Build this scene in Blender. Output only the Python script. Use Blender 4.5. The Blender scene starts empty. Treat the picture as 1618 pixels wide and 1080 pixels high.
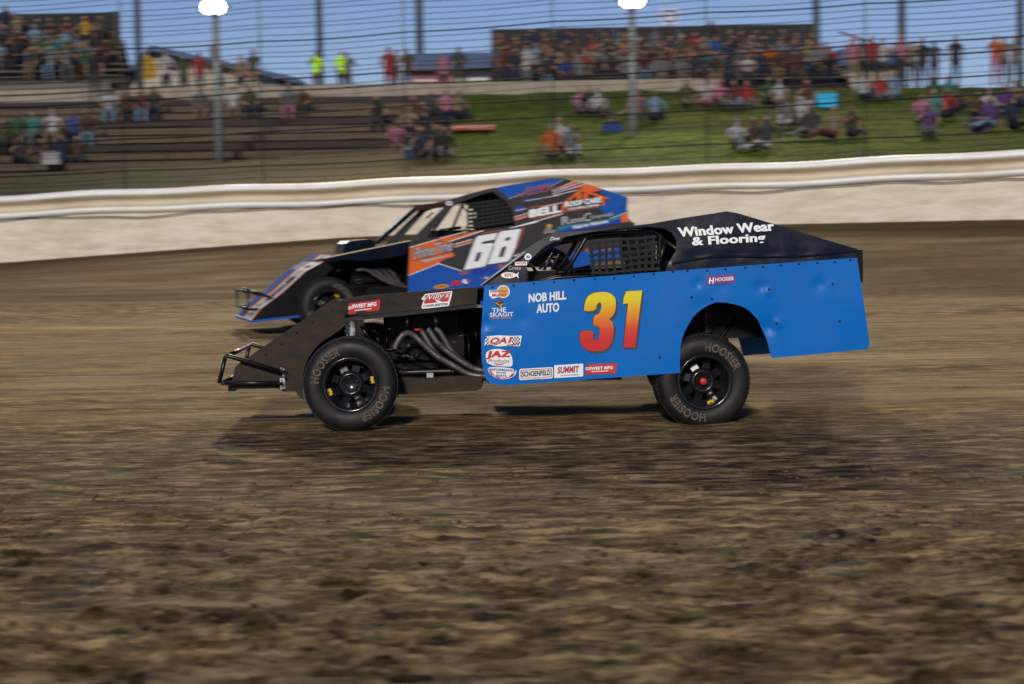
import bpy, bmesh, math, random
import numpy as np
from math import sin, cos, pi, radians, atan2, sqrt
from mathutils import Vector, Matrix
from mathutils.geometry import delaunay_2d_cdt
random.seed(7); RNG = np.random.RandomState(7)
sc = bpy.context.scene
COL = sc.collection

# ------------------------------------------------------------------ camera
F = 2870.0                       # focal length in photo pixels (1618 wide)
PITCH, ROLL, CAMH = math.atan(190/F), radians(1.0), 1.6
c_f = Vector((0, cos(PITCH), -sin(PITCH))); u0 = Vector((0, sin(PITCH), cos(PITCH))); r0 = Vector((1, 0, 0))
c_r = r0*cos(ROLL) - u0*sin(ROLL); c_u = u0*cos(ROLL) + r0*sin(ROLL)
CAM = Vector((0, 0, CAMH))
cd = bpy.data.cameras.new('camera'); cam = bpy.data.objects.new('camera', cd); COL.objects.link(cam)
M = Matrix((c_r, c_u, -c_f)).transposed().to_4x4(); M.translation = CAM
cam.matrix_world = M
cd.sensor_width = 36; cd.lens = 36*F/1618; cd.clip_start = 0.1; cd.clip_end = 3000
cd.dof.use_dof = True; cd.dof.focus_distance = 14.2; cd.dof.aperture_fstop = 2.8; cd.dof.aperture_ratio = 0.26
sc.camera = cam

# ------------------------------------------------------------------ light
SUN_EL, SUN_AZ = radians(25), radians(10)     # from behind the camera, a little from the left
w = bpy.data.worlds.new('World'); sc.world = w; w.use_nodes = True
nt = w.node_tree; bg = nt.nodes['Background']
sky = nt.nodes.new('ShaderNodeTexSky'); sky.sky_type = 'NISHITA'; sky.sun_disc = False
sky.sun_elevation = SUN_EL; sky.air_density = 1.0; sky.dust_density = 0.2; sky.ozone_density = 5.0; sky.altitude = 800
sun_from = Vector((-sin(SUN_AZ)*cos(SUN_EL), -cos(SUN_AZ)*cos(SUN_EL), sin(SUN_EL)))   # direction towards the sun
sky.sun_rotation = atan2(sun_from.x, sun_from.y)
tint = nt.nodes.new('ShaderNodeMix'); tint.data_type = 'RGBA'; tint.blend_type = 'MULTIPLY'; tint.inputs['Factor'].default_value = 1; tint.inputs['B'].default_value = (1.04, 0.90, 1.03, 1)
nt.links.new(sky.outputs[0], tint.inputs['A']); nt.links.new(tint.outputs['Result'], bg.inputs[0]); bg.inputs[1].default_value = 0.078
sl = bpy.data.lights.new('sun', 'SUN'); sl.energy = 2.9; sl.angle = radians(7); sl.color = (1, 0.92, 0.79)
so = bpy.data.objects.new('sun', sl); COL.objects.link(so); so.location = (-10, -20, 30)
so.rotation_euler = (-sun_from).to_track_quat('-Z', 'Y').to_euler()
sc.view_settings.view_transform = 'Standard'; sc.view_settings.look = 'None'
sc.view_settings.exposure = -0.22; sc.view_settings.gamma = 1
try: sc.view_settings.use_curve_mapping = False
except Exception: pass
sc.render.engine = 'CYCLES'
sc.cycles.use_denoising = True; sc.cycles.max_bounces = 6; sc.cycles.caustics_reflective = False; sc.cycles.caustics_refractive = False
sc.cycles.sample_clamp_indirect = 4

# ------------------------------------------------------------------ pixel -> world
def ray(px, py): return (c_f*F + c_r*(px-809) + c_u*(540-py)).normalized()
def U(px, py, D):
    d = ray(px, py); return CAM + d*(D/d.y)
def UP(px, py, q, n):
    d = ray(px, py); return CAM + d*((q-CAM).dot(n)/d.dot(n))

# ------------------------------------------------------------------ numpy value noise
def _h(ix, iy, s):
    n = (ix.astype(np.int64)*374761393 + iy.astype(np.int64)*668265263 + s*1274126177) & 0x7fffffff
    n = ((n ^ (n >> 13))*1274126177) & 0x7fffffff
    return ((n ^ (n >> 16)) & 0xffff)/32767.5 - 1.0
def vnoise(x, y, s=0):
    xi = np.floor(x); yi = np.floor(y); fx = x-xi; fy = y-yi
    fx = fx*fx*fx*(fx*(fx*6-15)+10); fy = fy*fy*fy*(fy*(fy*6-15)+10)
    a = _h(xi, yi, s); b = _h(xi+1, yi, s); c = _h(xi, yi+1, s); d = _h(xi+1, yi+1, s)
    return (a*(1-fx)+b*fx)*(1-fy) + (c*(1-fx)+d*fx)*fy
def fbm(x, y, s=0, o=4, g=0.5):
    r = 0; a = 1
    for k in range(o):
        r = r + a*vnoise(x*(2**k)+17.3*k, y*(2**k)-9.1*k, s+k); a *= g
    return r

# ------------------------------------------------------------------ materials
MATS = {}
def mat(name, col, rough=0.6, metal=0.0, spec=0.5, dirt=0.0, dirtcol=(0.16, 0.125, 0.085), dscale=6.0, bump=0.0, bscale=40.0,
        coat=0.0, emit=None, estr=0.0, var=0.0, stretch=(1, 1, 1)):
    if name in MATS: return MATS[name]
    m = bpy.data.materials.new(name); m.use_nodes = True; MATS[name] = m
    t = m.node_tree; b = t.nodes['Principled BSDF']; N = t.nodes.new; Lk = t.links.new
    b.inputs['Base Color'].default_value = (*col, 1); b.inputs['Roughness'].default_value = rough
    b.inputs['Metallic'].default_value = metal; b.inputs['Specular IOR Level'].default_value = spec
    b.inputs['Coat Weight'].default_value = coat; b.inputs['Coat Roughness'].default_value = 0.1
    if emit: b.inputs['Emission Color'].default_value = (*emit, 1); b.inputs['Emission Strength'].default_value = estr
    if dirt > 0 or bump > 0 or var > 0:
        tc = N('ShaderNodeTexCoord'); mp = N('ShaderNodeMapping'); mp.inputs['Scale'].default_value = stretch
        Lk(tc.outputs['Object'], mp.inputs[0])
    if dirt > 0 or var > 0:
        n1 = N('ShaderNodeTexNoise'); n1.inputs['Scale'].default_value = dscale; n1.inputs['Detail'].default_value = 9; n1.inputs['Roughness'].default_value = 0.68
        Lk(mp.outputs[0], n1.inputs['Vector'])
        cr = N('ShaderNodeMapRange'); cr.inputs[1].default_value = 0.42-0.10*(dirt > .7); cr.inputs[2].default_value = 0.7-0.08*(dirt > .7)
        cr.inputs[3].default_value = 0; cr.inputs[4].default_value = max(dirt, var); Lk(n1.outputs['Fac'], cr.inputs[0])
        mx = N('ShaderNodeMix'); mx.data_type = 'RGBA'; mx.inputs['A'].default_value = (*col, 1)
        dc = dirtcol if dirt > 0 else tuple(c*0.45 for c in col)
        mx.inputs['B'].default_value = (*dc, 1)
        Lk(cr.outputs[0], mx.inputs['Factor']); Lk(mx.outputs['Result'], b.inputs['Base Color'])
        if dirt > 0:
            mr = N('ShaderNodeMapRange'); mr.inputs[3].default_value = rough; mr.inputs[4].default_value = 0.85
            Lk(cr.outputs[0], mr.inputs[0]); Lk(mr.outputs[0], b.inputs['Roughness'])
    if bump > 0:
        n2 = N('ShaderNodeTexNoise'); n2.inputs['Scale'].default_value = bscale; n2.inputs['Detail'].default_value = 6
        Lk(mp.outputs[0], n2.inputs['Vector'])
        bm = N('ShaderNodeBump'); bm.inputs['Strength'].default_value = 1.0; bm.inputs['Distance'].default_value = bump
        Lk(n2.outputs['Fac'], bm.inputs['Height']); Lk(bm.outputs[0], b.inputs['Normal'])
    return m

def ground_mat(name, cols, scale, stretch, bump, wet=0.0, attr=None, attr2=None):
    """earth: two noises of different scale blend four soil colours; attr mixes in a second soil"""
    m = bpy.data.materials.new(name); m.use_nodes = True
    t = m.node_tree; b = t.nodes['Principled BSDF']; N = t.nodes.new; Lk = t.links.new
    tc = N('ShaderNodeTexCoord'); mp = N('ShaderNodeMapping'); mp.inputs['Scale'].default_value = stretch
    Lk(tc.outputs['Object'], mp.inputs[0])
    n1 = N('ShaderNodeTexNoise'); n1.inputs['Scale'].default_value = scale; n1.inputs['Detail'].default_value = 10; n1.inputs['Roughness'].default_value = 0.7
    n2 = N('ShaderNodeTexNoise'); n2.inputs['Scale'].default_value = scale*0.13; n2.inputs['Detail'].default_value = 4
    Lk(mp.outputs[0], n1.inputs[0]); Lk(mp.outputs[0], n2.inputs[0])
    r = N('ShaderNodeValToRGB'); e = r.color_ramp.elements
    e[0].position = 0.40; e[0].color = (*cols[0], 1); e[1].position = 0.63; e[1].color = (*cols[2], 1)
    k = e.new(0.5); k.color = (*cols[1], 1)
    Lk(n1.outputs['Fac'], r.inputs[0])
    r2 = N('ShaderNodeMapRange'); r2.inputs[1].default_value = 0.35; r2.inputs[2].default_value = 0.65
    r2.inputs[3].default_value = 0.62; r2.inputs[4].default_value = 1.15; Lk(n2.outputs['Fac'], r2.inputs[0])
    mu = N('ShaderNodeVectorMath'); mu.operation = 'SCALE'; Lk(r.outputs[0], mu.inputs[0]); Lk(r2.outputs[0], mu.inputs['Scale'])
    out = mu.outputs[0]
    if attr2:
        at = N('ShaderNodeAttribute'); at.attribute_name = attr2[0]; mp2 = N('ShaderNodeMapping'); mp2.inputs['Scale'].default_value = attr2[3]; Lk(tc.outputs['Object'], mp2.inputs[0])
        n4 = N('ShaderNodeTexNoise'); n4.inputs['Scale'].default_value = scale; n4.inputs['Detail'].default_value = 8; n4.inputs['Roughness'].default_value = 0.65; Lk(mp2.outputs[0], n4.inputs[0])
        r4 = N('ShaderNodeValToRGB'); e = r4.color_ramp.elements; e[0].position = 0.36; e[0].color = (*attr2[1], 1); e[1].position = 0.64; e[1].color = (*attr2[2], 1); Lk(n4.outputs['Fac'], r4.inputs[0])
        mx = N('ShaderNodeMix'); mx.data_type = 'RGBA'; Lk(at.outputs['Fac'], mx.inputs['Factor']); Lk(out, mx.inputs['A']); Lk(r4.outputs[0], mx.inputs['B']); out = mx.outputs['Result']
    if attr:
        at = N('ShaderNodeAttribute'); at.attribute_name = attr[0]
        r3 = N('ShaderNodeValToRGB'); e = r3.color_ramp.elements
        e[0].position = 0.3; e[0].color = (*attr[1], 1); e[1].position = 0.7; e[1].color = (*attr[2], 1); Lk(n1.outputs['Fac'], r3.inputs[0])
        mx = N('ShaderNodeMix'); mx.data_type = 'RGBA'; Lk(at.outputs['Fac'], mx.inputs['Factor']); Lk(out, mx.inputs['A']); Lk(r3.outputs[0], mx.inputs['B'])
        out = mx.outputs['Result']
    Lk(out, b.inputs['Base Color']); b.inputs['Specular IOR Level'].default_value = 0.18
    rr = N('ShaderNodeMapRange'); rr.inputs[1].default_value = 0.35; rr.inputs[2].default_value = 0.62
    rr.inputs[3].default_value = 0.95-wet; rr.inputs[4].default_value = 0.95; Lk(n2.outputs['Fac'], rr.inputs[0]); Lk(rr.outputs[0], b.inputs['Roughness'])
    bm = N('ShaderNodeBump'); bm.inputs['Distance'].default_value = bump; Lk(n1.outputs['Fac'], bm.inputs['Height']); Lk(bm.outputs[0], b.inputs['Normal'])
    return m

# ------------------------------------------------------------------ mesh builder
class MB:
    def __init__(s): s.v = []; s.f = []; s.m = []; s.sm = []
    def add(s, vs, fs, mi=0, smooth=False):
        o = len(s.v); s.v += [tuple(v) for v in vs]
        for f in fs: s.f.append([i+o for i in f]); s.m.append(mi); s.sm.append(smooth)
    def box(s, a, b, mi=0, mtx=None):
        x0, y0, z0 = a; x1, y1, z1 = b
        vs = [Vector(p) for p in ((x0,y0,z0),(x1,y0,z0),(x1,y1,z0),(x0,y1,z0),(x0,y0,z1),(x1,y0,z1),(x1,y1,z1),(x0,y1,z1))]
        if mtx: vs = [mtx @ v for v in vs]
        s.add(vs, [(0,3,2,1),(4,5,6,7),(0,1,5,4),(1,2,6,5),(2,3,7,6),(3,0,4,7)], mi)
    def tube(s, pts, r, n=8, mi=0, caps=True, smooth=True):
        pts = [Vector(p) for p in pts]; rs = r if isinstance(r, (list, tuple)) else [r]*len(pts)
        vs = []; up = Vector((0.13, 0.21, 0.97)).normalized()
        for i, p in enumerate(pts):
            a = pts[max(i-1, 0)]; b = pts[min(i+1, len(pts)-1)]; t = (b-a).normalized()
            if abs(t.dot(up)) > 0.95: up = Vector((0.97, 0.21, 0.13)).normalized()
            x = t.cross(up).normalized(); y = x.cross(t)
            for k in range(n):
                q = 2*pi*k/n; vs.append(p + (x*cos(q)+y*sin(q))*rs[i])
        fs = []
        for i in range(len(pts)-1):
            for k in range(n):
                k2 = (k+1) % n; fs.append((i*n+k, i*n+k2, (i+1)*n+k2, (i+1)*n+k))
        s.add(vs, fs, mi, smooth)
        if caps:
            o = len(s.v)-len(vs)
            s.f.append([o+k for k in range(n)][::-1]); s.m.append(mi); s.sm.append(False)
            s.f.append([o+(len(pts)-1)*n+k for k in range(n)]); s.m.append(mi); s.sm.append(False)
    def lathe(s, prof, c, n=48, mi=0, axis='y', smooth=True, mtx=None):
        """prof: (radius, along) pairs"""
        vs = []
        for (r, a) in prof:
            for k in range(n):
                q = 2*pi*k/n
                v = Vector((r*cos(q), a, r*sin(q))) if axis == 'y' else Vector((r*cos(q), r*sin(q), a))
                if mtx: v = mtx @ v
                vs.append(v+Vector(c))
        fs = [(i*n+k, i*n+(k+1) % n, (i+1)*n+(k+1) % n, (i+1)*n+k) for i in range(len(prof)-1) for k in range(n)]
        s.add(vs, fs, mi, smooth)
    def build(s, name, mats, parent=None, **pr):
        me = bpy.data.meshes.new(name); me.from_pydata(s.v, [], s.f)
        for m in (mats if isinstance(mats, (list, tuple)) else [mats]): me.materials.append(m)
        me.polygons.foreach_set('material_index', s.m); me.polygons.foreach_set('use_smooth', s.sm); me.update()
        return link(name, me, parent, **pr)
def link(name, me, parent=None, loc=None, **pr):
    o = bpy.data.objects.new(name, me); COL.objects.link(o)
    if parent is not None: o.parent = parent
    if loc is not None: o.location = loc
    for k, v in pr.items(): o[k] = v
    return o
def thing(name, label, cat, loc=(0, 0, 0), rz=0, group=None):
    o = bpy.data.objects.new(name, None); COL.objects.link(o); o.location = loc; o.rotation_euler = (0, 0, rz)
    o.empty_display_size = 0.2; o['label'] = label; o['category'] = cat
    if group: o['group'] = group
    return o
def tag(o, label, cat, group=None):
    o['label'] = label; o['category'] = cat
    if group: o['group'] = group
    return o
def dup(o, parent=None, loc=None, **pr):
    c = o.copy(); COL.objects.link(c)
    if parent is not None: c.parent = parent
    if loc is not None: c.location = loc
    for k, v in pr.items(): c[k] = v
    return c
def chaikin(pts, n=2, closed=False):
    pts = [Vector(p) for p in pts]
    for _ in range(n):
        out = []; m = len(pts)
        rng = range(m) if closed else range(m-1)
        if not closed: out.append(pts[0])
        for i in rng:
            a, b = pts[i], pts[(i+1) % m]; out += [a*0.75+b*0.25, a*0.25+b*0.75]
        if not closed: out.append(pts[-1])
        pts = out
    return pts
def grid_mesh(name, X, Y, Z, m, parent=None, attrs=None, **pr):
    ny, nx = X.shape
    me = bpy.data.meshes.new(name); co = np.stack([X, Y, Z], -1).reshape(-1, 3).astype(np.float32)
    idx = np.arange(ny*nx).reshape(ny, nx)
    q = np.stack([idx[:-1, :-1], idx[:-1, 1:], idx[1:, 1:], idx[1:, :-1]], -1).reshape(-1, 4)
    me.vertices.add(len(co)); me.vertices.foreach_set('co', co.ravel())
    me.loops.add(q.size); me.loops.foreach_set('vertex_index', q.ravel().astype(np.int32))
    me.polygons.add(len(q)); me.polygons.foreach_set('loop_start', (np.arange(len(q))*4).astype(np.int32))
    me.polygons.foreach_set('use_smooth', np.ones(len(q), bool))
    me.update(calc_edges=True); me.materials.append(m)
    if attrs:
        for k, a in attrs.items():
            at = me.attributes.new(k, 'FLOAT', 'POINT'); at.data.foreach_set('value', a.ravel().astype(np.float32))
    return link(name, me, parent, **pr)

# ------------------------------------------------------------------ terrain
def wall_y(x): return 42.0 - 0.2*np.clip(x, -40, 40)
def wall_top(x): return 2.67 + 0.021*np.clip(x, -30, 30)
def base_z(x):
    return np.interp(x, [-30, -12.6, -6.7, -4, 0, 10, 40], [0.6, 0.81, 1.15, 1.30, 1.42, 1.46, 1.5])
def track_z(x, y):
    z = 0.026*np.clip(y-14, -3, 60)
    wy = wall_y(x); t = np.clip((y-(wy-11.5))/11.5, 0, 1)
    flat = 0.026*(wy-14)
    return z + (base_z(x)-flat)*t**1.5
def hill_z(x, y):
    t = np.maximum(y-wall_y(x), 0); zt = wall_top(x)-0.12
    z3 = 3.02 + 0.0*x
    za = zt + (z3-zt)*np.clip(t/4, 0, 1)
    y0 = wall_y(x)+4
    zb = z3 + (5.8-z3)*np.clip((y-y0)/(60-y0), 0, 1)
    return np.where(t < 4, za, zb)

# track: one sheet, dense where the picture looks
yd = np.concatenate([np.linspace(-60, 3.5, 20), np.geomspace(3.8, 33, 700), np.linspace(33.15, 48, 90), [60, 90, 150, 300, 700, 1500]])
u = np.concatenate([-np.geomspace(60, 1.05, 22), np.linspace(-1, 1, 820), np.geomspace(1.05, 60, 22)])
halfw = 0.33*np.clip(yd, 4, 50) + 0.9
X = u[None, :]*halfw[:, None]; Y = np.repeat(yd[:, None], len(u), 1)
Z = track_z(X, np.minimum(Y, 46))
rough = np.clip((26-Y)/10, 0.25, 1)*np.clip((Y+10)/6, 0, 1)
# smoother packed groove under the cars, loose churned dirt towards the infield
loose = np.clip((12.0 - Y + 0.8*fbm(X*0.5, Y*0.5, 3, 2))/4.0, 0.22, 1)
clod = fbm(X*2.4, Y*7.0, 11, 6, 0.64)
clod2 = np.maximum(fbm(X*5.5, Y*13.0, 31, 4, 0.62)-0.15, 0)
groove = fbm(X*0.22, Y*5.5, 51, 4, 0.6)
Z = Z + rough*(loose*(0.016*clod + 0.030*clod2 + 0.010*groove) + 0.0035*groove + 0.02*fbm(X*0.25, Y*0.35, 71, 2)*np.clip((12.5-Y)/3, 0.1, 1))
Z = np.where(Y > 50, -1.0, Z)
packed = np.clip((Y - 27.5 + 1.8*fbm(X*0.12, Y*0.4, 91, 3))/3.0, 0, 1)
gv = np.clip((Y-13.2+0.5*fbm(X*0.2, Y*0.6, 93, 3))/2.2, 0, 1)*(1-np.clip((Y-25+1.5*fbm(X*0.1, Y*0.4, 95, 2))/3, 0, 1))*np.clip(0.62+0.6*fbm(X*0.10, Y*0.9, 97, 3), 0, 1)
m_track = ground_mat('track clay', [(0.028, 0.018, 0.008), (0.132, 0.088, 0.040), (0.44, 0.32, 0.165)], 5.0, (0.62, 2.0, 1.0), 0.045, 0.25,
                     ('cushion', (0.040, 0.025, 0.008), (0.118, 0.077, 0.028)), ('groove', (0.085, 0.055, 0.020), (0.46, 0.33, 0.145), (0.14, 2.4, 1)))
track = grid_mesh('track', X, Y, Z, m_track, attrs={'cushion': packed, 'groove': gv}, kind='structure')
TX, TY, TZ = X, Y, Z
def gz(x, y):
    j = int(np.argmin(abs(yd-y))); i = int(np.argmin(abs(X[j]-x))); return float(Z[j, i])

# hill behind the wall: dirt verge, then lawn
xs = np.concatenate([np.linspace(-150, -24, 12), np.linspace(-23, 22, 260), np.linspace(24, 150, 12)])
ts = np.concatenate([np.linspace(0.45, 20, 150), [22, 26, 32, 45, 80, 200, 800]])
HX = np.repeat(xs[None, :], len(ts), 0); HY = wall_y(HX) + ts[:, None]
HZ = hill_z(HX, HY); HZ = np.where(HY > 62, 5.8, HZ)
HZ = HZ + 0.03*fbm(HX*0.9, HY*0.9, 5, 4)*np.clip((HY-wall_y(HX))/2, 0, 1)
terr_edge = -1.7
sunk = (HX < terr_edge) & (HY > 49.2) & (HY < 60.2)
HZ = np.where(sunk, HZ-0.45, HZ)
tt = HY-wall_y(HX)
verge = 1-np.clip((tt - 2.6 - 0.55*fbm(HX*0.35, HY*0.1, 8, 3) - 1.4*(HX < 2))/0.5, 0, 1)
verge = np.maximum(verge, np.clip((HY-60.2)/0.4, 0, 1)); verge = np.maximum(verge, (HX < terr_edge)*1.0)
m_hill = ground_mat('hill lawn', [(0.030, 0.048, 0.002), (0.062, 0.092, 0.004), (0.11, 0.14, 0.010)], 3.0, (1, 1, 1), 0.03, 0.0,
                    ('verge', (0.085, 0.070, 0.034), (0.14, 0.115, 0.06)))
hill = grid_mesh('hill', HX, HY, HZ, m_hill, attrs={'verge': verge}, kind='structure')
def hit(px, py):
    """distance at which the ray of a photo pixel meets the hill"""
    for D in np.arange(44, 60, 0.1):
        p = U(px, py, D)
        if p.z <= float(hill_z(np.array(p.x), np.array(p.y))): return p
    return U(px, py, 60)

# ------------------------------------------------------------------ outer wall, rail, fence
XW = np.linspace(-34, 34, 137)
def wall_frame(x):
    y = float(wall_y(np.array(x))); return Vector((x, y, 0)), Vector((0.196, 0.981, 0))
m_conc = mat('painted concrete', (0.74, 0.67, 0.55), 0.85, dirt=0.65, dirtcol=(0.42, 0.33, 0.21), dscale=2.2, bump=0.01, bscale=9, stretch=(0.35, 1, 2.2))
wl = thing('boundary_wall', 'long beige painted concrete wall round the outside of the dirt track', 'wall', (0, 42, 1.4))
seg = 3.4; k = 0; x0 = -34.0
while x0 < 34:
    b = MB(); xa, xb = x0, x0+seg-0.005
    pa, n = wall_frame(xa); pb, _ = wall_frame(xb)
    za, zb = wall_top(xa)-0.42, wall_top(xb)-0.42
    prof = [(0.0, -9), (-0.02, -0.05), (0.0, 0.0), (0.04, 0.02), (0.3, 0.02), (0.34, 0.0), (0.34, -9)]
    vs = []
    for (p, zt_, bz) in ((pa, za, base_z(xa)), (pb, zb, base_z(xb))):
        for (dy, dz) in prof:
            vs.append((p.x+n.x*dy, p.y+n.y*dy-42, (zt_+dz if dz > -5 else bz-0.7)-1.4))
    L = len(prof); b.add(vs, [(i, i+1, L+i+1, L+i) for i in range(L-1)] + [tuple(range(L))[::-1], tuple(range(L, 2*L))])
    b.build('wall_panel', m_conc, wl); x0 += seg
m_rail = mat('white rail paint', (0.86, 0.88, 0.86), 0.4, dirt=0.35, dirtcol=(0.42, 0.34, 0.22), dscale=1.8, stretch=(0.3, 1, 1))
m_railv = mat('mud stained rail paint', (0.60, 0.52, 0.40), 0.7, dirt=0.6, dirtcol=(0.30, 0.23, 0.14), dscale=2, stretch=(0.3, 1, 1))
gr = thing('guard_rail', 'white ribbed steel guard rail along the top of the concrete wall', 'guard rail', (0, 42, 2.4))
prof = [(0.05, -0.02), (-0.03, -0.03), (-0.09, 0.02), (-0.13, 0.07), (-0.09, 0.12), (-0.01, 0.16), (0.05, 0.20), (0.06, 0.26), (0.02, 0.31), (-0.08, 0.355), (-0.14, 0.41), (-0.145, 0.47), (-0.10, 0.525), (-0.02, 0.55), (0.05, 0.55)]
x0 = -34.0
while x0 < 34:
    b = MB(); n_ = 9; vs = []
    for i in range(n_):
        x = x0 + (4.08)*i/(n_-1); p, n = wall_frame(x); wob = 0.018*math.sin(x*1.7)+0.02*math.sin(x*0.61+1)
        for (dy, dz) in prof:
            vs.append((p.x+n.x*dy*1.0, p.y+n.y*(dy)-42, wall_top(x)-0.50+wob+dz-2.4))
    L = len(prof); b.add(vs, [(i*L+j, i*L+j+1, (i+1)*L+j+1, (i+1)*L+j) for i in range(n_-1) for j in range(L-1)], smooth=True)
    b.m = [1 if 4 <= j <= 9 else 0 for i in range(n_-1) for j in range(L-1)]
    b.build('rail_section', [m_rail, m_railv], gr); x0 += 4.0
m_dark = mat('dark steel', (0.035, 0.035, 0.04), 0.5, 0.6)
m_wire = mat('fence cable', (0.012, 0.012, 0.016), 0.8, spec=0.1)
m_cable = mat('slack cable', (0.05, 0.035, 0.02), 0.8)
b = MB(); pts = []
for x in np.linspace(-33, 33, 260):
    p, n = wall_frame(x)
    sag = 0.03*math.sin(x*0.9)+0.02*math.sin(x*1.7+1)+0.015*math.sin(x*3.1)+.02
    pts.append((p.x-n.x*0.10, p.y-n.y*0.10-42, wall_top(x)-0.58+sag-2.4))
b.tube(pts, 0.013, 6); tag(b.build('slack_cable', m_cable, None, loc=(0, 42, 2.4)), 'dark slack cable sagging along the wall just under the white rail', 'cable')

fen = thing('catch_fence', 'tall debris fence of dark horizontal cables above the white rail', 'fence', (0, 42.5, 2.5))
fx = list(np.arange(-33.5, 34, 3.45))
bp = MB(); bp.tube([(0, 0, -0.4), (0, 0, 5.6)], 0.015, 8); post0 = bp.build('post', m_dark, fen)
for i, x in enumerate(fx):
    p, n = wall_frame(x); o = post0 if i == 0 else dup(post0, fen)
    o.location = (p.x+n.x*0.25, p.y+n.y*0.25-42.5, wall_top(x)-2.5)
zlev = []; z = 0.10; i = 0
while z < 5.4:
    zlev.append(z); z += 0.134
thick = {3: .017, 9: .02, 12: .018, 16: .02, 18: .02, 25: .018}
for i, zz in enumerate(zlev):
    b = MB(); pts = []; ph = random.random()*6
    for x in np.linspace(-33.5, 34.4, 160):
        p, n = wall_frame(x); fr = ((x+33.5) % 3.45)/3.45
        s = -0.05*(1-(2*fr-1)**2)*(0.4+0.6*sin(i*2.1)**2) + 0.02*math.sin(x*0.5+ph)
        pts.append((p.x+n.x*0.2, p.y+n.y*0.2-42.5, wall_top(x)+zz+s+0.012*(zz)*x*0.06-2.5))
    b.tube(pts, thick.get(i, 0.0085 if zz > 2.2 else 0.0062), 4, caps=False); b.build('cable', m_wire, fen)

# ================================================================== race cars
navy = mat('navy panel paint', (0.002, 0.005, 0.016), 0.22, spec=0.22, dirt=0.18, dirtcol=(0.02, 0.02, 0.022), dscale=5)
blue = mat('blue panel paint', (0.0, 0.150, 0.56), 0.25, spec=0.35, dirt=0.22, dirtcol=(0.012, 0.10, 0.30), dscale=3, bump=0.0005, bscale=12)
blue68 = mat('royal blue wrap', (0.006, 0.085, 0.42), 0.4)
char68 = mat('charcoal wrap', (0.042, 0.034, 0.036), 0.45, var=0.5, dscale=30)
orange = mat('orange wrap', (0.75, 0.13, 0.02), 0.45)
teal = mat('teal print', (0.02, 0.22, 0.28), 0.45)
white = mat('white vinyl', (0.88, 0.89, 0.90), 0.5)
silver = mat('silver vinyl', (0.42, 0.43, 0.45), 0.4)
red = mat('red vinyl', (0.55, 0.02, 0.025), 0.45)
dred = mat('dull red vinyl', (0.35, 0.10, 0.09), 0.5)
black = mat('black vinyl', (0.008, 0.008, 0.01), 0.5)
dgrey = mat('grey drop shadow vinyl', (0.045, 0.045, 0.05), 0.5)
gold = mat('gold vinyl', (0.55, 0.33, 0.03), 0.45)
amber = mat('amber vinyl', (0.75, 0.34, 0.02), 0.45)
purple = mat('purple vinyl', (0.20, 0.03, 0.22), 0.45)
lblue = mat('blue print', (0.01, 0.05, 0.35), 0.45)
bkmetal = mat('black dirty metal', (0.004, 0.004, 0.0045), 0.5, spec=0.2, dirt=0.3, dirtcol=(0.010, 0.008, 0.006), dscale=9)
muddy = mat('mud spattered black panel', (0.004, 0.004, 0.005), 0.5, spec=0.25, dirt=1.0, dirtcol=(0.052, 0.039, 0.026), dscale=4.5, bump=0.0012, bscale=60, stretch=(1, 1, 2.2))
frame_m = mat('black tube paint', (0.005, 0.005, 0.006), 0.3, dirt=0.25, dirtcol=(0.03, 0.023, 0.016), dscale=12)
header_m = mat('heat stained header steel', (0.20, 0.19, 0.20), 0.38, 0.75, dirt=0.8, dirtcol=(0.06, 0.045, 0.04), dscale=12)
alu = mat('bare aluminium', (0.5, 0.5, 0.5), 0.35, 0.8, dirt=0.5, dscale=10)
tyre_m = mat('tyre rubber', (0.009, 0.009, 0.011), 0.5, spec=0.4, dirt=0.6, dirtcol=(0.026, 0.020, 0.014), dscale=5, bump=0.001, bscale=80)
rim_m = mat('gloss black rim', (0.008, 0.009, 0.012), 0.18, dirt=0.25, dirtcol=(0.05, 0.04, 0.03), dscale=10, coat=0.4)
letter_m = mat('dusty tyre lettering', (0.19, 0.145, 0.11), 0.8, dirt=0.95, dirtcol=(0.06, 0.05, 0.04), dscale=25)
yellow = mat('yellow marker paint', (0.65, 0.40, 0.01), 0.5)
hubred = mat('red hub cap', (0.5, 0.03, 0.03), 0.4)
web_m = mat('black nylon webbing', (0.012, 0.012, 0.014), 0.8)
hoodedge = mat('tan hood paint', (0.42, 0.35, 0.22), 0.5)
suit_m = mat('black race suit', (0.02, 0.02, 0.025), 0.8)
helm_m = mat('helmet shell', (0.30, 0.31, 0.33), 0.2, coat=0.6)
visor_m = mat('dark visor', (0.01, 0.01, 0.012), 0.08)

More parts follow.
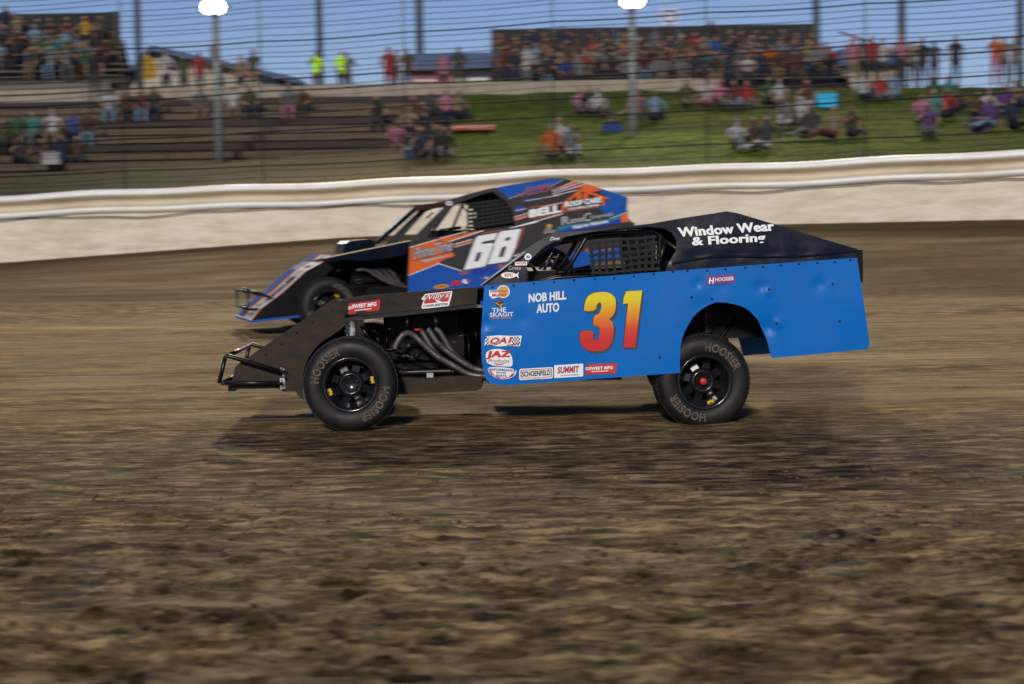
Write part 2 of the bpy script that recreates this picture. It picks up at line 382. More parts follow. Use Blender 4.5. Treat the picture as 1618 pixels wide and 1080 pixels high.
def grad_mat(name, z0, z1):
    m = bpy.data.materials.new(name); m.use_nodes = True; t = m.node_tree; b = t.nodes['Principled BSDF']
    tc = t.nodes.new('ShaderNodeTexCoord'); sp = t.nodes.new('ShaderNodeSeparateXYZ'); mr = t.nodes.new('ShaderNodeMapRange'); r = t.nodes.new('ShaderNodeValToRGB')
    t.links.new(tc.outputs['Object'], sp.inputs[0]); t.links.new(sp.outputs['Z'], mr.inputs[0])
    mr.inputs[1].default_value = z0; mr.inputs[2].default_value = z1; t.links.new(mr.outputs[0], r.inputs[0]); t.links.new(r.outputs[0], b.inputs['Base Color'])
    e = r.color_ramp.elements; e[0].position = 0.18; e[0].color = (0.62, 0.015, 0.02, 1); e[1].position = 0.85; e[1].color = (0.80, 0.66, 0.01, 1)
    for p, c in ((0.36, (0.70, 0.06, 0.02, 1)), (0.55, (0.80, 0.24, 0.02, 1)), (0.70, (0.80, 0.42, 0.015, 1))):
        k = e.new(p); k.color = c
    b.inputs['Roughness'].default_value = 0.4
    return m

def inside(p, poly):
    c = False; n = len(poly)
    for i in range(n):
        a, b = poly[i], poly[i-1]
        if (a[1] > p[1]) != (b[1] > p[1]) and p[0] < (b[0]-a[0])*(p[1]-a[1])/(b[1]-a[1])+a[0]: c = not c
    return c
def resample(poly, sp):
    out = []
    for i in range(len(poly)):
        a = Vector(poly[i]); b = Vector(poly[(i+1) % len(poly)]); n = max(1, int((b-a).length/sp))
        out += [a.lerp(b, k/n) for k in range(n)]
    return out
def sheet(mb, poly, y, thick=0.012, sp=0.06, disp=None, mi=0):
    """solid sheet from a polygon of (x, z) in the plane y, with an inner grid bent by disp(x, z)"""
    poly = [(p[0], p[1]) for p in poly]
    bd = resample(poly, sp) if disp else [Vector(p) for p in poly]
    vs = [Vector(p) for p in bd]; nb = len(vs)
    if disp:
        x0 = min(p.x for p in bd); x1 = max(p.x for p in bd); z0 = min(p.y for p in bd); z1 = max(p.y for p in bd)
        for x in np.arange(x0+sp/2, x1, sp):
            for z in np.arange(z0+sp/2, z1, sp):
                q = Vector((x+0.2*sp*sin(z*77), z+0.2*sp*sin(x*91)))
                if inside(q, bd) and min((q-b_).length for b_ in bd) > sp*0.45: vs.append(q)
    V, E, Fc, *_ = delaunay_2d_cdt(vs, [(i, (i+1) % nb) for i in range(nb)], [list(range(nb))], 1, 1e-6)
    dy = [disp(v.x, v.y) if disp else 0 for v in V]
    front = [(v.x, y+d, v.y) for v, d in zip(V, dy)]
    mb.add(front, Fc, mi, disp is not None)
    if thick > 0:
        back = [(v.x, y+d+thick, v.y) for v, d in zip(V, dy)]
        mb.add(back, [list(f)[::-1] for f in Fc], mi)
        ring = []
        for p in bd:
            ring.append(min(range(len(V)), key=lambda i: (V[i]-p).length_squared))
        n = len(ring); vv = [front[i] for i in ring]+[back[i] for i in ring]
        mb.add(vv, [(i, i+n, (i+1) % n+n, (i+1) % n) for i in range(n)], mi)

def text_geo(string, weight=0.0, shear=0.0, spacing=1.0, size=False):
    cu = bpy.data.curves.new('lettering', 'FONT'); cu.body = string; cu.offset = weight; cu.shear = shear; cu.space_character = spacing
    cu.resolution_u = 3; cu.align_x = 'LEFT'
    ob = bpy.data.objects.new('lettering', cu); COL.objects.link(ob)
    dg = bpy.context.evaluated_depsgraph_get(); me = ob.evaluated_get(dg).to_mesh()
    v = np.array([(a.co.x, a.co.y) for a in me.vertices]); f = [list(p.vertices) for p in me.polygons]
    ob.evaluated_get(dg).to_mesh_clear(); bpy.data.objects.remove(ob); bpy.data.curves.remove(cu)
    mn = v.min(0); mxx = v.max(0); sz = mxx-mn; v = (v-mn)/sz
    return (v, f, sz) if size else (v, f)
def add_text(mb, loc, string, bl, br, tl, y, mi, weight=0.02, shear=0.0, arc=0.0, spacing=1.0):
    """text whose box runs from pixel bl to br along the baseline and up to tl; loc(px, py, y) gives car coordinates"""
    w0 = min(weight, 0.018); e_ = max(weight-w0, 0)*0.9
    v, f, sz = text_geo(string, w0, shear, spacing + e_*1.2, True)
    bl = Vector(bl); br = Vector(br); tl = Vector(tl)
    offs = [(0, 0)] if e_ == 0 else [(0, 0), (e_, 0), (-e_, 0), (e_*.7, e_*.5), (-e_*.7, -e_*.5), (e_*.7, -e_*.5), (-e_*.7, e_*.5)]
    for k, (ox, oy) in enumerate(offs):
        vs = []
        for a, b in v:
            a2 = (a + ox/sz[0])/(1+0*e_); b2 = b + oy/sz[1]
            p = bl+(br-bl)*a2+(tl-bl)*b2
            if arc: p.y += arc*(1-(2*a-1)**2)
            vs.append(loc(p.x, p.y, y-0.00015*k))
        mb.add(vs, f, mi)
def add_poly(mb, loc, pts, y, mi, smooth=0):
    pts = [Vector(p) for p in pts]
    if smooth: pts = chaikin(pts, smooth, True)
    V, E, Fc, *_ = delaunay_2d_cdt(pts, [(i, (i+1) % len(pts)) for i in range(len(pts))], [list(range(len(pts)))], 1, 1e-6)
    mb.add([loc(v.x, v.y, y) for v in V], Fc, mi)
def ell(cx, cy, rx, ry, n=28, rot=0.0):
    return [(cx+rx*cos(2*pi*k/n)*cos(rot)-ry*sin(2*pi*k/n)*sin(rot), cy+rx*cos(2*pi*k/n)*sin(rot)+ry*sin(2*pi*k/n)*cos(rot)) for k in range(n)]
def rrect(x0, y0, x1, y1, r, sl=0.0):
    pts = []
    for (cx, cy, a0) in ((x1-r, y1-r, 0), (x0+r, y1-r, 90), (x0+r, y0+r, 180), (x1-r, y0+r, 270)):
        for k in range(4):
            a = radians(a0+k*30); x = cx+r*cos(a); yy = cy+r*sin(a); pts.append((x, yy+sl*(x-x0)))
    return pts
def quad(x0, y0, x1, y1, h):      # baseline from (x0,y0) to (x1,y1), height h upwards
    return [(x0, y0), (x1, y1), (x1, y1-h), (x0, y0-h)]

class Car:
    def __init__(s, root):
        s.root = root; s.mw = Matrix.Translation(root.location) @ Matrix.Rotation(root.rotation_euler.z, 4, 'Z'); s.inv = s.mw.inverted()
        s.n = (s.mw.to_3x3() @ Vector((0, 1, 0))).normalized(); s.o = s.mw.translation.copy()
    def L(s, px, py, y=0.0):
        p = UP(px, py, s.o+s.n*y, s.n); q = s.inv @ p; return Vector((q.x, y, q.z))
    def P(s, pts, y=0.0):
        return [(q.x, q.z) for q in (s.L(a[0], a[1], y) for a in pts)]

def wheel(car, c, R, wd, parent, spin=0.0, yaw=0.0, hub=None, side=-1, marks=True):
    """wheel with its outer face at local y = c.y, towards -y if side is -1"""
    mtx = Matrix.Rotation(yaw, 4, 'Z') @ Matrix.Rotation(spin, 4, 'Y')
    if side > 0: mtx = Matrix.Rotation(pi, 4, 'Z') @ mtx
    rr = R*0.56
    b = MB(); b.lathe([(rr+0.008, 0.0), (rr+0.012, -0.012), (rr+0.002, -0.016), (rr-0.012, -0.008), (rr-0.018, 0.02), (rr-0.02, 0.075), (rr-0.05, 0.10), (rr-0.055, 0.13)], c, 48, 0, mtx=mtx)
    b.lathe([(rr-0.055, 0.13), (rr-0.055, wd-0.03), (0.02, wd-0.03)], c, 32, 0, mtx=mtx)
    b.lathe([(0.105, 0.085), (0.085, 0.06), (0.07, 0.055), (0.065, 0.075), (0.0, 0.075)], c, 32, 0, mtx=mtx)
    for k in range(8):               # spokes between the slots of the centre disc
        a0 = 2*pi*k/8; vs = []
        for (r, yy, dw) in ((0.10, 0.085, 0.30), (rr-0.05, 0.105, 0.20)):
            for sg in (-1, 1): vs.append(mtx @ Vector((r*cos(a0+sg*dw), yy, r*sin(a0+sg*dw)))+Vector(c))
        b.add(vs, [(0, 1, 3, 2)], 0)
    for k in range(5):
        a0 = 2*pi*k/5; p = Vector((0.055*cos(a0), 0.05, 0.055*sin(a0))); b.tube([mtx @ p+Vector(c), mtx @ (p+Vector((0, 0.03, 0)))+Vector(c)], 0.009, 6, 0)
    rim = b.build('wheel', [rim_m], parent)
    b = MB(); h = R-0.02
    b.lathe([(rr, 0.03), (rr+0.004, 0.0), (rr+0.02, -0.018), (rr+0.06, -0.032), (R-0.055, -0.030), (R-0.025, -0.015), (R-0.008, 0.012), (R-0.002, 0.03),
             (R, wd*0.5), (R-0.002, wd-0.03), (R-0.02, wd-0.0), (R-0.06, wd+0.02), (rr+0.02, wd+0.01), (rr, wd-0.02)], c, 72, 0, mtx=mtx)
    nb = 60                         # tread blocks
    for row in range(4):
        for k in range(nb):
            a0 = 2*pi*(k+0.5*(row % 2))/nb; a1 = a0+2*pi/nb*0.78; y0 = 0.035+row*(wd-0.07)/4; y1 = y0+(wd-0.07)/4-0.012; vs = []
            for r in (R-0.004, R+0.005):
                for (a, yy) in ((a0, y0), (a1, y0), (a1, y1), (a0, y1)): vs.append(mtx @ Vector((r*cos(a), yy, r*sin(a)))+Vector(c))
            b.add(vs, [(4, 5, 6, 7), (0, 1, 5, 4), (1, 2, 6, 5), (2, 3, 7, 6), (3, 0, 4, 7)])
    b.build('tyre', tyre_m, rim)
    if side < 0:
        for base in (radians(0), radians(180)):
            b = MB(); v, f = text_geo('HOOSIER', 0.03, 0, 1.1); vs = []
            for a, t in v:
                ang = base + radians(150) - a*radians(70); r = rr+0.035+t*(R-rr)*0.42
                vs.append(mtx @ Vector((r*cos(ang), -0.0335, r*sin(ang)))+Vector(c))
            b.add(vs, f); b.build('tyre_lettering', letter_m, rim)
        if marks:
            for base in marks_ang(marks):
                b = MB(); vs = []
                for k in range(5):
                    a = radians(base-9+18*k/4); wv = 0.006*sin(k*2.4)
                    for r in (rr-0.046+wv, rr-0.022+wv): vs.append(mtx @ Vector((r*cos(a), 0.06, r*sin(a)))+Vector(c))
                b.add(vs, [(2*k, 2*k+1, 2*k+3, 2*k+2) for k in range(4)])
                b.build('yellow_mark', yellow, rim)
        if hub:
            b = MB(); b.lathe([(0.028, 0.07), (0.028, 0.035), (0.022, 0.028), (0, 0.028)], c, 20, 0, mtx=mtx); b.build('hub_cap', hub, rim)
    return rim
def marks_ang(m): return m if isinstance(m, (list, tuple)) else [10, 195]

W = 1.72   # body width
# ---------------------------------------------------------------- car 31
root = thing('race_car', 'blue and black dirt modified race car number 31, nearest the camera', 'race car', (0, 14.0, 0.0), 0)
A = Car(root); L = A.L
c2 = lambda x, y: (740+x/4.759, 420+y/4.759)
c3 = lambda x, y: (1020+x/3.6, 400+y/3.6)
c4 = lambda x, y: (820+x/2.889, 310+y/2.889)
c7 = lambda x, y: (760+x/4.759, 340+y/4.759)
c8 = lambda x, y: (500+x/5.686, 450+y/5.686)
DENTS = [(c3(650, 190), 0.035, 0.012), (c3(700, 215), 0.02, -0.012), (c3(690, 420), 0.06, 0.018), (c3(750, 400), 0.03, -0.014), (c3(295, 170), 0.03, 0.010),
         (c3(985, 180), 0.04, 0.010), (c3(430, 190), 0.05, 0.006), (c2(130, 440), 0.035, 0.012), (c2(400, 400), 0.06, 0.006), (c2(190, 560), 0.03, 0.008), (c3(1060, 175), 0.02, -0.006), (c3(330, 300), 0.07, 0.006)]
DL = [(L(*p), r, a) for p, r, a in DENTS]
def disp_side(x, z):
    d = 0.0055*sin(x*2.3+z*1.1)+0.0035*sin(x*5.1-z*4.3+1)+0.002*sin(x*11+z*7)
    for p, r, a in DL:
        q = ((x-p.x)**2+(z-p.z)**2)/(r*r)
        if q < 9: d += a*math.exp(-q)
    return d + 0.02*max(z-0.95, 0)
door_px = [c2(120, 145), c2(1618, 30), (1200, 417.8), c3(1205, 25), c3(1275, 510), c3(1268, 545), c3(720, 595), c3(712, 580), c3(690, 490), c3(640, 380), c3(590, 325), c3(545, 300), c3(500, 288), c3(450, 279), c3(400, 278), c3(360, 292),
           c3(330, 310), c3(290, 340), c3(265, 370), c3(237, 415), c3(220, 450), c3(207, 490), c3(200, 530), c3(195, 610), c3(197, 680), c3(0, 693), c2(700, 868), c2(280, 897), c2(220, 893), c2(160, 880), c2(138, 855), c2(125, 830), c2(100, 700), c2(95, 500), c2(108, 300)]
b = MB(); sheet(b, A.P(door_px), 0.0, 0.012, 0.026, disp_side); side = b.build('side_panel', blue, root)
b = MB(); pf = A.P(door_px); sheet(b, pf, W, 0.012, 0.1, None)
b.build('side_panel', blue, root).location.z = -0.11
# bolts along the panel top
b = MB(); b.lathe([(0.0, -0.004), (0.006, -0.0035), (0.0095, 0.001), (0.0095, 0.005)], (0, 0, 0), 10); bm0 = None
bolts = [c2(x, y) for x, y in ((182, 158), (340, 146), (492, 132), (644, 120), (796, 107), (950, 98), (1098, 90), (1245, 74), (1394, 60), (1540, 44), (1438, 684))]
bolts += [c3(x, y) for x, y in ((155, 104), (237, 100), (349, 97), (455, 90), (566, 82), (668, 76), (770, 68), (874, 60), (978, 54), (1078, 48), (1166, 38), (262, 249), (376, 259), (1065, 172), (1103, 386), (80, 590), (702, 203), (745, 397))]
for p in bolts:
    q = L(*p); loc = (q.x, disp_side(q.x, q.z)-0.004, q.z)
    if bm0 is None: bm0 = b.build('bolt', black, side); bm0.location = loc
    else: dup(bm0, side, loc)
# roof side and sail panel: one sheet with the window opening cut out of its lower edge
sail_px = [(761, 451), (792, 424), c7(330, 260), c7(420, 200), c7(520, 148), c7(580, 132), c7(640, 124), (912, 365.5), c4(400, 147), c4(600, 125), c4(750, 99), c4(900, 76), c4(955, 67.5), c4(1000, 75), c4(1200, 135), c4(1400, 196), c4(1555, 242), c4(1555, 296),
           c4(1300, 322), c4(1000, 345), c7(1440, 425), c7(1385, 428), c7(1400, 380), c7(1430, 330), c7(1470, 262), c7(1475, 190), c7(1440, 130), c7(1380, 97), c7(1250, 86), c7(1000, 105), c7(800, 130), c7(640, 160), c7(560, 190), c7(470, 240), c7(375, 330), c7(345, 380), c7(335, 500)]
def disp_sail(x, z):
    crease = L(1180, 402).z
    return 0.16*max(z-1.0, 0)**1.2 + 0.004*sin(x*6)*sin(z*9) + 0.012*math.exp(-((z-crease)/0.018)**2)*(1 if x > 0.7 else 0)*(0.6+0.4*sin(x*23))
b = MB(); sheet(b, A.P(sail_px), -0.006, 0.01, 0.035, disp_sail); sail = b.build('sail_panel', navy, root)
sp_ = A.P(sail_px)
b = MB(); sheet(b, sp_, W+0.006, 0.01, 0.2, lambda x, z: -0.16*max(z-1.0, 0)**1.2); b.build('sail_panel', navy, root).location.z = -0.085
b = MB(); cp = [L(x, y) for x, y in ((1062, 416), (1110, 408), (1140, 404), (1180, 405), (1230, 406), (1280, 404), (1330, 399), (1354, 396))]
b.tube(chaikin([(p.x, disp_sail(p.x, p.z)-0.012, p.z) for p in cp], 2), 0.009, 8); b.build('crease_glint_bead', mat('navy highlight bead', (0.01, 0.014, 0.025), 0.15, 0.4), sail)  # added glossy bead that catches light, standing in for the crease highlight
# roof sheet between the two sails, rear deck, deck lid, spoiler
def lean(z): return 0.16*max(z-1.0, 0)**1.2
def deck(pts, name, m, inset=0.0, th=0.012, y0=None, y1=None, drop=0.08):
    b = MB(); n = len(pts); vs = []
    for (x, z) in pts:
        i = inset+lean(z); ya = i if y0 is None else y0; yb = W-i if y1 is None else y1
        vs += [(x, ya, z), (x, yb, z-drop), (x, ya, z-th), (x, yb, z-th-drop)]
    fs = []
    for k in range(n-1):
        a, c = 4*k, 4*(k+1); fs += [(a, a+1, c+1, c), (a+2, c+2, c+3, a+3), (a, c, c+2, a+2), (a+1, a+3, c+3, c+1)]
    fs += [(0, 2, 3, 1), (4*(n-1), 4*(n-1)+1, 4*(n-1)+3, 4*(n-1)+2)]
    b.add(vs, fs); return b.build(name, m, root_now)
root_now = root
rp = A.P([c7(640, 130), (912, 367), c4(400, 149), c4(600, 127), c4(750, 101), c4(900, 78), c4(945, 72)]); deck(rp, 'roof', mat('matte black roof', (0.006, 0.006, 0.008), 0.8, spec=0.2))
deck(A.P([(1052, 412), (1120, 416), (1354, 402)]), 'rear_deck', navy)
q = L(1357, 394); q2 = L(1362, 446)
b = MB(); b.box((q.x-0.005, 0.02, q2.z), (q.x+0.035, W-0.02, q.z)); b.build('spoiler', bkmetal, root)
q = L(1354, 440); q2 = L(1366, 545)
b = MB(); b.box((q.x-0.05, 0.05, q2.z+0.12), (q.x-0.03, W-0.05, q.z)); b.build('tail_panel', bkmetal, root)
# cockpit sheet metal
q0 = L(765, 452); q1 = L(1052, 430)
b = MB(); b.box((q0.x+0.01, 0.03, q0.z-0.75), (q0.x+0.03, W-0.03, q0.z-0.03)); b.build('firewall', bkmetal, root)
fl = L(900, 588)
b = MB(); b.box((q0.x+0.03, 0.04, 0.42), (L(1112, 603).x-0.45, W-0.04, 0.44)); b.build('floor_pan', bkmetal, root)
# wheel well inner panels, fuel cell, axle and shocks
ax = L(1112, 603)
b = MB(); b.box((ax.x-0.32, 0.50, 0.64), (ax.x+0.62, 0.52, 1.16)); b.box((ax.x-0.32, 0.03, 0.98), (ax.x+0.62, 0.50, 1.0))
b.box((ax.x-0.34, 0.04, 0.42), (ax.x-0.32, 0.5, 1.0)); b.build('wheel_well', bkmetal, root)
b = MB(); b.box((ax.x+0.62, 0.55, 0.64), (ax.x+1.1, 1.2, 0.95)); b.build('fuel_cell', bkmetal, root)
b = MB(); s0 = L(1112, 560, 0.46); pts = [(s0.x+0.02+0.0*t, 0.44, 0.55+0.45*t) for t in (0, 1)]
b.tube(pts, 0.018, 8)
cpts = [(s0.x+0.02+0.036*cos(t*0.7), 0.44+0.036*sin(t*0.7), 0.62+0.30*t/60) for t in range(61)]
b.tube(cpts, 0.006, 5); b.build('coil_spring', header_m, root)
b = MB(); b.tube([(ax.x, 0.2, ax.z), (ax.x, W-0.2, ax.z)], 0.05, 12); b.tube([(ax.x+0.0, 0.75, ax.z), (ax.x, 0.95, ax.z)], 0.14, 14)
b.tube([(ax.x, 0.5, ax.z+0.05), (ax.x+0.35, 0.5, 0.85)], 0.016, 6); b.tube([(ax.x-0.6, 0.45, 0.42), (ax.x, 0.45, ax.z-0.05)], 0.016, 6); b.build('rear_axle', bkmetal, root)
# wheels
R = 0.363
fw = L(553.5, 607.5, -0.03); zf = gz(fw.x, 14.0)+R-0.008
wheel(A, Vector((fw.x, -0.03, fw.z)), R, 0.27, root, spin=radians(-26), yaw=radians(1.5), marks=[-16, 174])
rw = L(1113, 603, 0.06)
wheel(A, Vector((rw.x, 0.055, rw.z)), R+0.002, 0.32, root, spin=radians(60), yaw=radians(5), hub=hubred, marks=[350])
wheel(A, Vector((fw.x+0.03, W-0.02+0.12, fw.z+0.04)), R, 0.27, root, side=1)
wheel(A, Vector((rw.x+0.02, W-0.05, rw.z+0.05)), R+0.01, 0.34, root, side=1)
b = MB(); b.tube([(fw.x, 0.15, fw.z), (fw.x, W-0.1, fw.z)], 0.028, 8)
b.tube([(fw.x+0.02, 0.24, fw.z), (fw.x+0.25, 0.52, fw.z+0.1)], 0.014, 6); b.tube([(fw.x, 0.24, fw.z+0.1), (fw.x+0.22, 0.5, fw.z+0.32)], 0.014, 6); b.tube([(fw.x-0.05, 0.24, fw.z-0.08), (fw.x+0.3, 0.5, fw.z-0.1)], 0.014, 6)
b.build('front_axle', bkmetal, root)
# nose
n1 = lambda x, y: (330+x/3.596, 440+y/3.596)
nose_px = [n1(130, 590), n1(150, 500), n1(172, 480), n1(725, 105), n1(742, 135), n1(775, 190), n1(775, 262), n1(745, 290), n1(700, 322), n1(650, 352), n1(605, 395), n1(565, 450), n1(540, 520), n1(532, 600), n1(540, 690), n1(505, 660), n1(495, 640), n1(420, 640), n1(385, 622), n1(130, 625)]
b = MB(); sheet(b, A.P(nose_px, 0.26), 0.26, 0.01, 0.05, lambda x, z: 0.01*sin(x*4)*sin(z*5)); b.build('nose_side_panel', muddy, root)
b = MB(); sheet(b, A.P(nose_px, 0.26), W-0.26, 0.01, 0.05, None); b.build('nose_side_panel', muddy, root).location.z = -0.075
yo = 0.26
npx = A.P([n1(130, 600), n1(150, 505), n1(172, 483), n1(725, 108), n1(745, 140)], 0.26)
deck(npx, 'nose_top', muddy, y0=0.27, y1=W-0.25)
for p in [(585, 247), (498, 305), (413, 368), (325, 430), (700, 175)]:
    q = L(*n1(*p), 0.26); b = MB(); b.lathe([(0, -0.005), (0.008, -0.005), (0.010, 0.003)], (q.x, 0.255, q.z), 8); b.build('bolt', black, root)
# hood: side panels, top, lower edge
h5 = lambda x, y: (540+x/7.035, 450+y/7.035)
hood_px = [c8(205, 145), c8(300, 118), c8(430, 92), c8(900, 58), c8(1300, 28), c8(1450, 18), c8(1440, 165), c8(900, 225), c8(440, 272), c8(290, 272), c8(235, 250)]
b = MB(); sheet(b, A.P(hood_px, 0.10), 0.10, 0.01, 0.05, lambda x, z: 0.004*sin(x*6)+0.003*sin(x*17+z*20)); hoodp = b.build('hood_side_panel', muddy, root)
b = MB(); sheet(b, A.P(hood_px, 0.10), W-0.1, 0.01, 0.05, None); b.build('hood_side_panel', muddy, root).location.z = -0.075
deck(A.P([c8(205, 148), c8(300, 121), c8(430, 95), c8(900, 61), c8(1300, 31), c8(1450, 21), (770, 452)], 0.1), 'hood_top', muddy, y0=0.112, y1=W-0.1)
low_px = [c8(440, 268), c8(900, 222), c8(1440, 166), c8(1450, 200), c8(900, 262), c8(300, 322), c8(250, 345), c8(240, 300)]
b = MB(); sheet(b, A.P(low_px, 0.112), 0.112, 0.02); b.build('hood_lip', frame_m, root)
# engine bay back panels
q0 = L(548, 500, 0.1); q1 = L(764, 500, 0.1)
b = MB(); b.box((q0.x+0.42, 1.15, 0.36), (q1.x, 1.17, q1.z+0.02)); b.build('inner_panel', bkmetal, root)
b = MB(); ra = L(557, 520, 0.5); b.box((ra.x-0.05, 0.40, 0.45), (ra.x+0.03, 1.3, ra.z+0.07)); b.build('radiator', alu, root)
b = MB()                              # engine block, head, valve covers, air cleaner
e0 = L(612, 560, 0.6)
b.box((e0.x, 0.60, 0.50), (e0.x+0.62, 1.05, 0.86)); b.box((e0.x+0.04, 0.66, 0.36), (e0.x+0.5, 1.0, 0.50))
b.box((e0.x+0.03, 0.50, 0.76), (e0.x+0.58, 0.66, 0.90)); b.lathe([(0.0, -0.04), (0.085, -0.04), (0.085, 0.0), (0.04, 0.02)], (e0.x-0.0, 0.8, 0.62), 20, mtx=Matrix.Rotation(pi/2, 4, 'Z'))
b.lathe([(0, -0.03), (0.06, -0.03), (0.06, 0)], (e0.x-0.03, 0.72, 0.80), 16, mtx=Matrix.Rotation(pi/2, 4, 'Z'))
for k in range(9): b.tube([(e0.x+0.05+0.06*k, 0.51, 0.90), (e0.x+0.05+0.06*k, 0.51, 0.94)], 0.010, 6)
b.build('engine_block', bkmetal, root)
b = MB(); b.box((e0.x+0.05, 0.56, 0.90), (e0.x+0.56, 0.64, 0.955)); b.build('valve_cover', alu, root)
for i, (x, y) in enumerate(((815, 335), (1075, 325))):
    b = MB(); p = L(*c8(x, y), 0.45); b.lathe([(0, -0.03), (0.016+0.006*i, -0.03), (0.016+0.006*i, 0.04), (0, 0.04)], p, 12, axis='z'); b.build('filler_cap', alu, root)
for (a, c, r, yy) in (((400, 370), (490, 500), 0.013, 0.3), ((470, 380), (580, 450), 0.010, 0.35), ((560, 600), (760, 560), 0.007, 0.4), ((600, 610), (900, 540), 0.007, 0.42), ((500, 420), (640, 600), 0.012, 0.5),
                      ((730, 768), (862, 728), 0.005, 0.3), ((260, 380), (260, 470), 0.008, 0.3), ((640, 400), (620, 620), 0.014, 0.55), ((1180, 480), (1420, 430), 0.006, 0.25), ((1430, 410), (1436, 510), 0.006, 0.25), ((1365, 470), (1375, 690), 0.005, 0.2),
                      ((700, 600), (980, 690), 0.010, 0.5), ((690, 740), (1000, 830), 0.012, 0.4), ((880, 620), (930, 640), 0.01, 0.4), ((1210, 760), (1250, 800), 0.012, 0.35)):
    b = MB(); b.tube([L(*c8(*a), yy), L(*c8(*c), yy)], r, 6); b.build('engine_hose', frame_m, root)
for (x, y, r) in ((860, 650, .008), (780, 640, .009), (830, 545, .012), (1240, 515, .008), (655, 395, .007), (460, 350, .006), (300, 368, .008), (1095, 520, .01)):
    b = MB(); p = L(*c8(x, y), 0.28); b.lathe([(0, -r), (r*0.8, -r*0.5), (r, 0), (r*0.8, r*0.5), (0, r)], p, 10); b.build('fitting', alu, root)
b = MB(); p = L(*c8(880, 398), 0.36); b.tube([p, p+Vector((0.05, 0, -0.008))], 0.012, 8); b.build('red_cap', hubred, root)
hp = [[(705, 575), (712, 540), (735, 500), (765, 455), (800, 435), (835, 428), (880, 455), (930, 500), (990, 560), (1080, 640), (1170, 690), (1260, 740), (1340, 790), (1420, 815), (1530, 822)],
      [(915, 395), (950, 420), (985, 480), (1030, 560), (1090, 640), (1170, 700), (1270, 752), (1350, 800), (1430, 822), (1540, 828)],
      [(995, 395), (1030, 430), (1070, 500), (1130, 560), (1220, 630), (1320, 700), (1420, 755), (1530, 775)],
      [(1065, 385), (1100, 410), (1140, 470), (1190, 560), (1250, 640), (1340, 705), (1430, 760), (1530, 780)]]
for i, pl in enumerate(hp):
    b = MB(); pts = chaikin([tuple(L(*c8(*p), 0.34+0.045*(i % 2)+0.01*i)) for p in pl], 2); b.tube(pts, 0.025, 12); b.build('header_pipe', header_m, root)
b = MB(); a = L(*c8(1500, 815), 0.38); b.tube([a, a+Vector((1.1, 0.1, -0.02))], 0.04, 12); b.build('exhaust_pipe', header_m, root)
# frame rails and belly pan
pan_px = [c8(735, 830), c8(1000, 835), c8(1300, 818), c8(1490, 822), c8(1490, 915), c8(1440, 950), c8(760, 985), c8(720, 975)]
b = MB(); sheet(b, A.P(pan_px, 0.30), 0.30, 1.0); b.build('belly_pan', muddy, root)
b = MB(); p = L(*c8(1020, 810), 0.29); b.box((p.x-0.026, 0.285, p.z-0.018), (p.x+0.026, 0.292, p.z+0.018)); b.build('part_tag', silver, root)
for yy in (0.36, W-0.36):
    b = MB(); yi = yy+(0.2 if yy < 1 else -0.2)
    b.tube([Vector((L(470, 590, .36).x, yy, L(470, 590, .36).z)), Vector((L(600, 600, .36).x, yy, 0.42)), Vector((L(1000, 590, .36).x, yi, 0.42)), Vector((L(1200, 520, .36).x, yi, 0.85)), Vector((L(1345, 500, .36).x, yi, 0.85))], 0.03, 8)
    b.build('frame_rail', frame_m, root); b = MB()
    b.tube([Vector((L(545, 500, .36).x, yy, L(545, 500, .36).z)), Vector((L(765, 470, .36).x, yy, L(765, 470, .36).z))], 0.022, 8); b.build('frame_rail', frame_m, root)
b = MB(); b.tube([(L(545, 500, .36).x, 0.36, L(545, 500, .36).z), (L(545, 500, .36).x, W-0.36, L(545, 500, .36).z)], 0.022, 8)
b.build('frame_rail', frame_m, root)
# front bumper
g6 = lambda x, y: (340+x/10.8, 540+y/10.8)
b = MB()
for yy in (0.20, W-0.20):
    P = [Vector((*L(*g6(*p), 0.20).xz,)) for p in ((1150, 700), (130, 700), (180, 240), (240, 240), (1100, 500))]
    P = [Vector((p.x, yy, p.y)) for p in P]
    b.tube([P[0], P[1]], 0.0165, 8); b.tube([P[1]+Vector((-0.03, 0, 0)), P[2]], 0.0165, 8); b.tube([P[2], P[3], P[4]], 0.018, 8)
b.tube([(P[1].x, 0.18, P[1].z), (P[1].x, W-0.18, P[1].z)], 0.018, 8); b.tube([(P[2].x+0.01, 0.18, P[2].z), (P[2].x+0.01, W-0.18, P[2].z)], 0.018, 8)
p = L(*g6(330, 800), 0.3); b.box((p.x-0.05, 0.3, p.z-0.02), (p.x+0.0, W-0.3, p.z+0.03)); p2 = L(*g6(1080, 780), .3); b.box((p.x, 0.29, p2.z-0.005), (p2.x, W-0.29, p2.z+0.03))
b.build('front_bumper', frame_m, root)
b = MB()
for (x, y) in ((1130, 450), (1170, 470), (1120, 680), (1125, 765), (1165, 580)):
    p = L(*g6(x, y), 0.18); b.lathe([(0, -.006), (.01, -.004), (.012, .006)], p, 8)
p = L(*g6(1150, 720), .25); b.box((p.x-0.02, 0.245, p.z-0.04), (p.x+0.02, 0.252, p.z+0.05)); b.build('bumper_mount', alu, root)
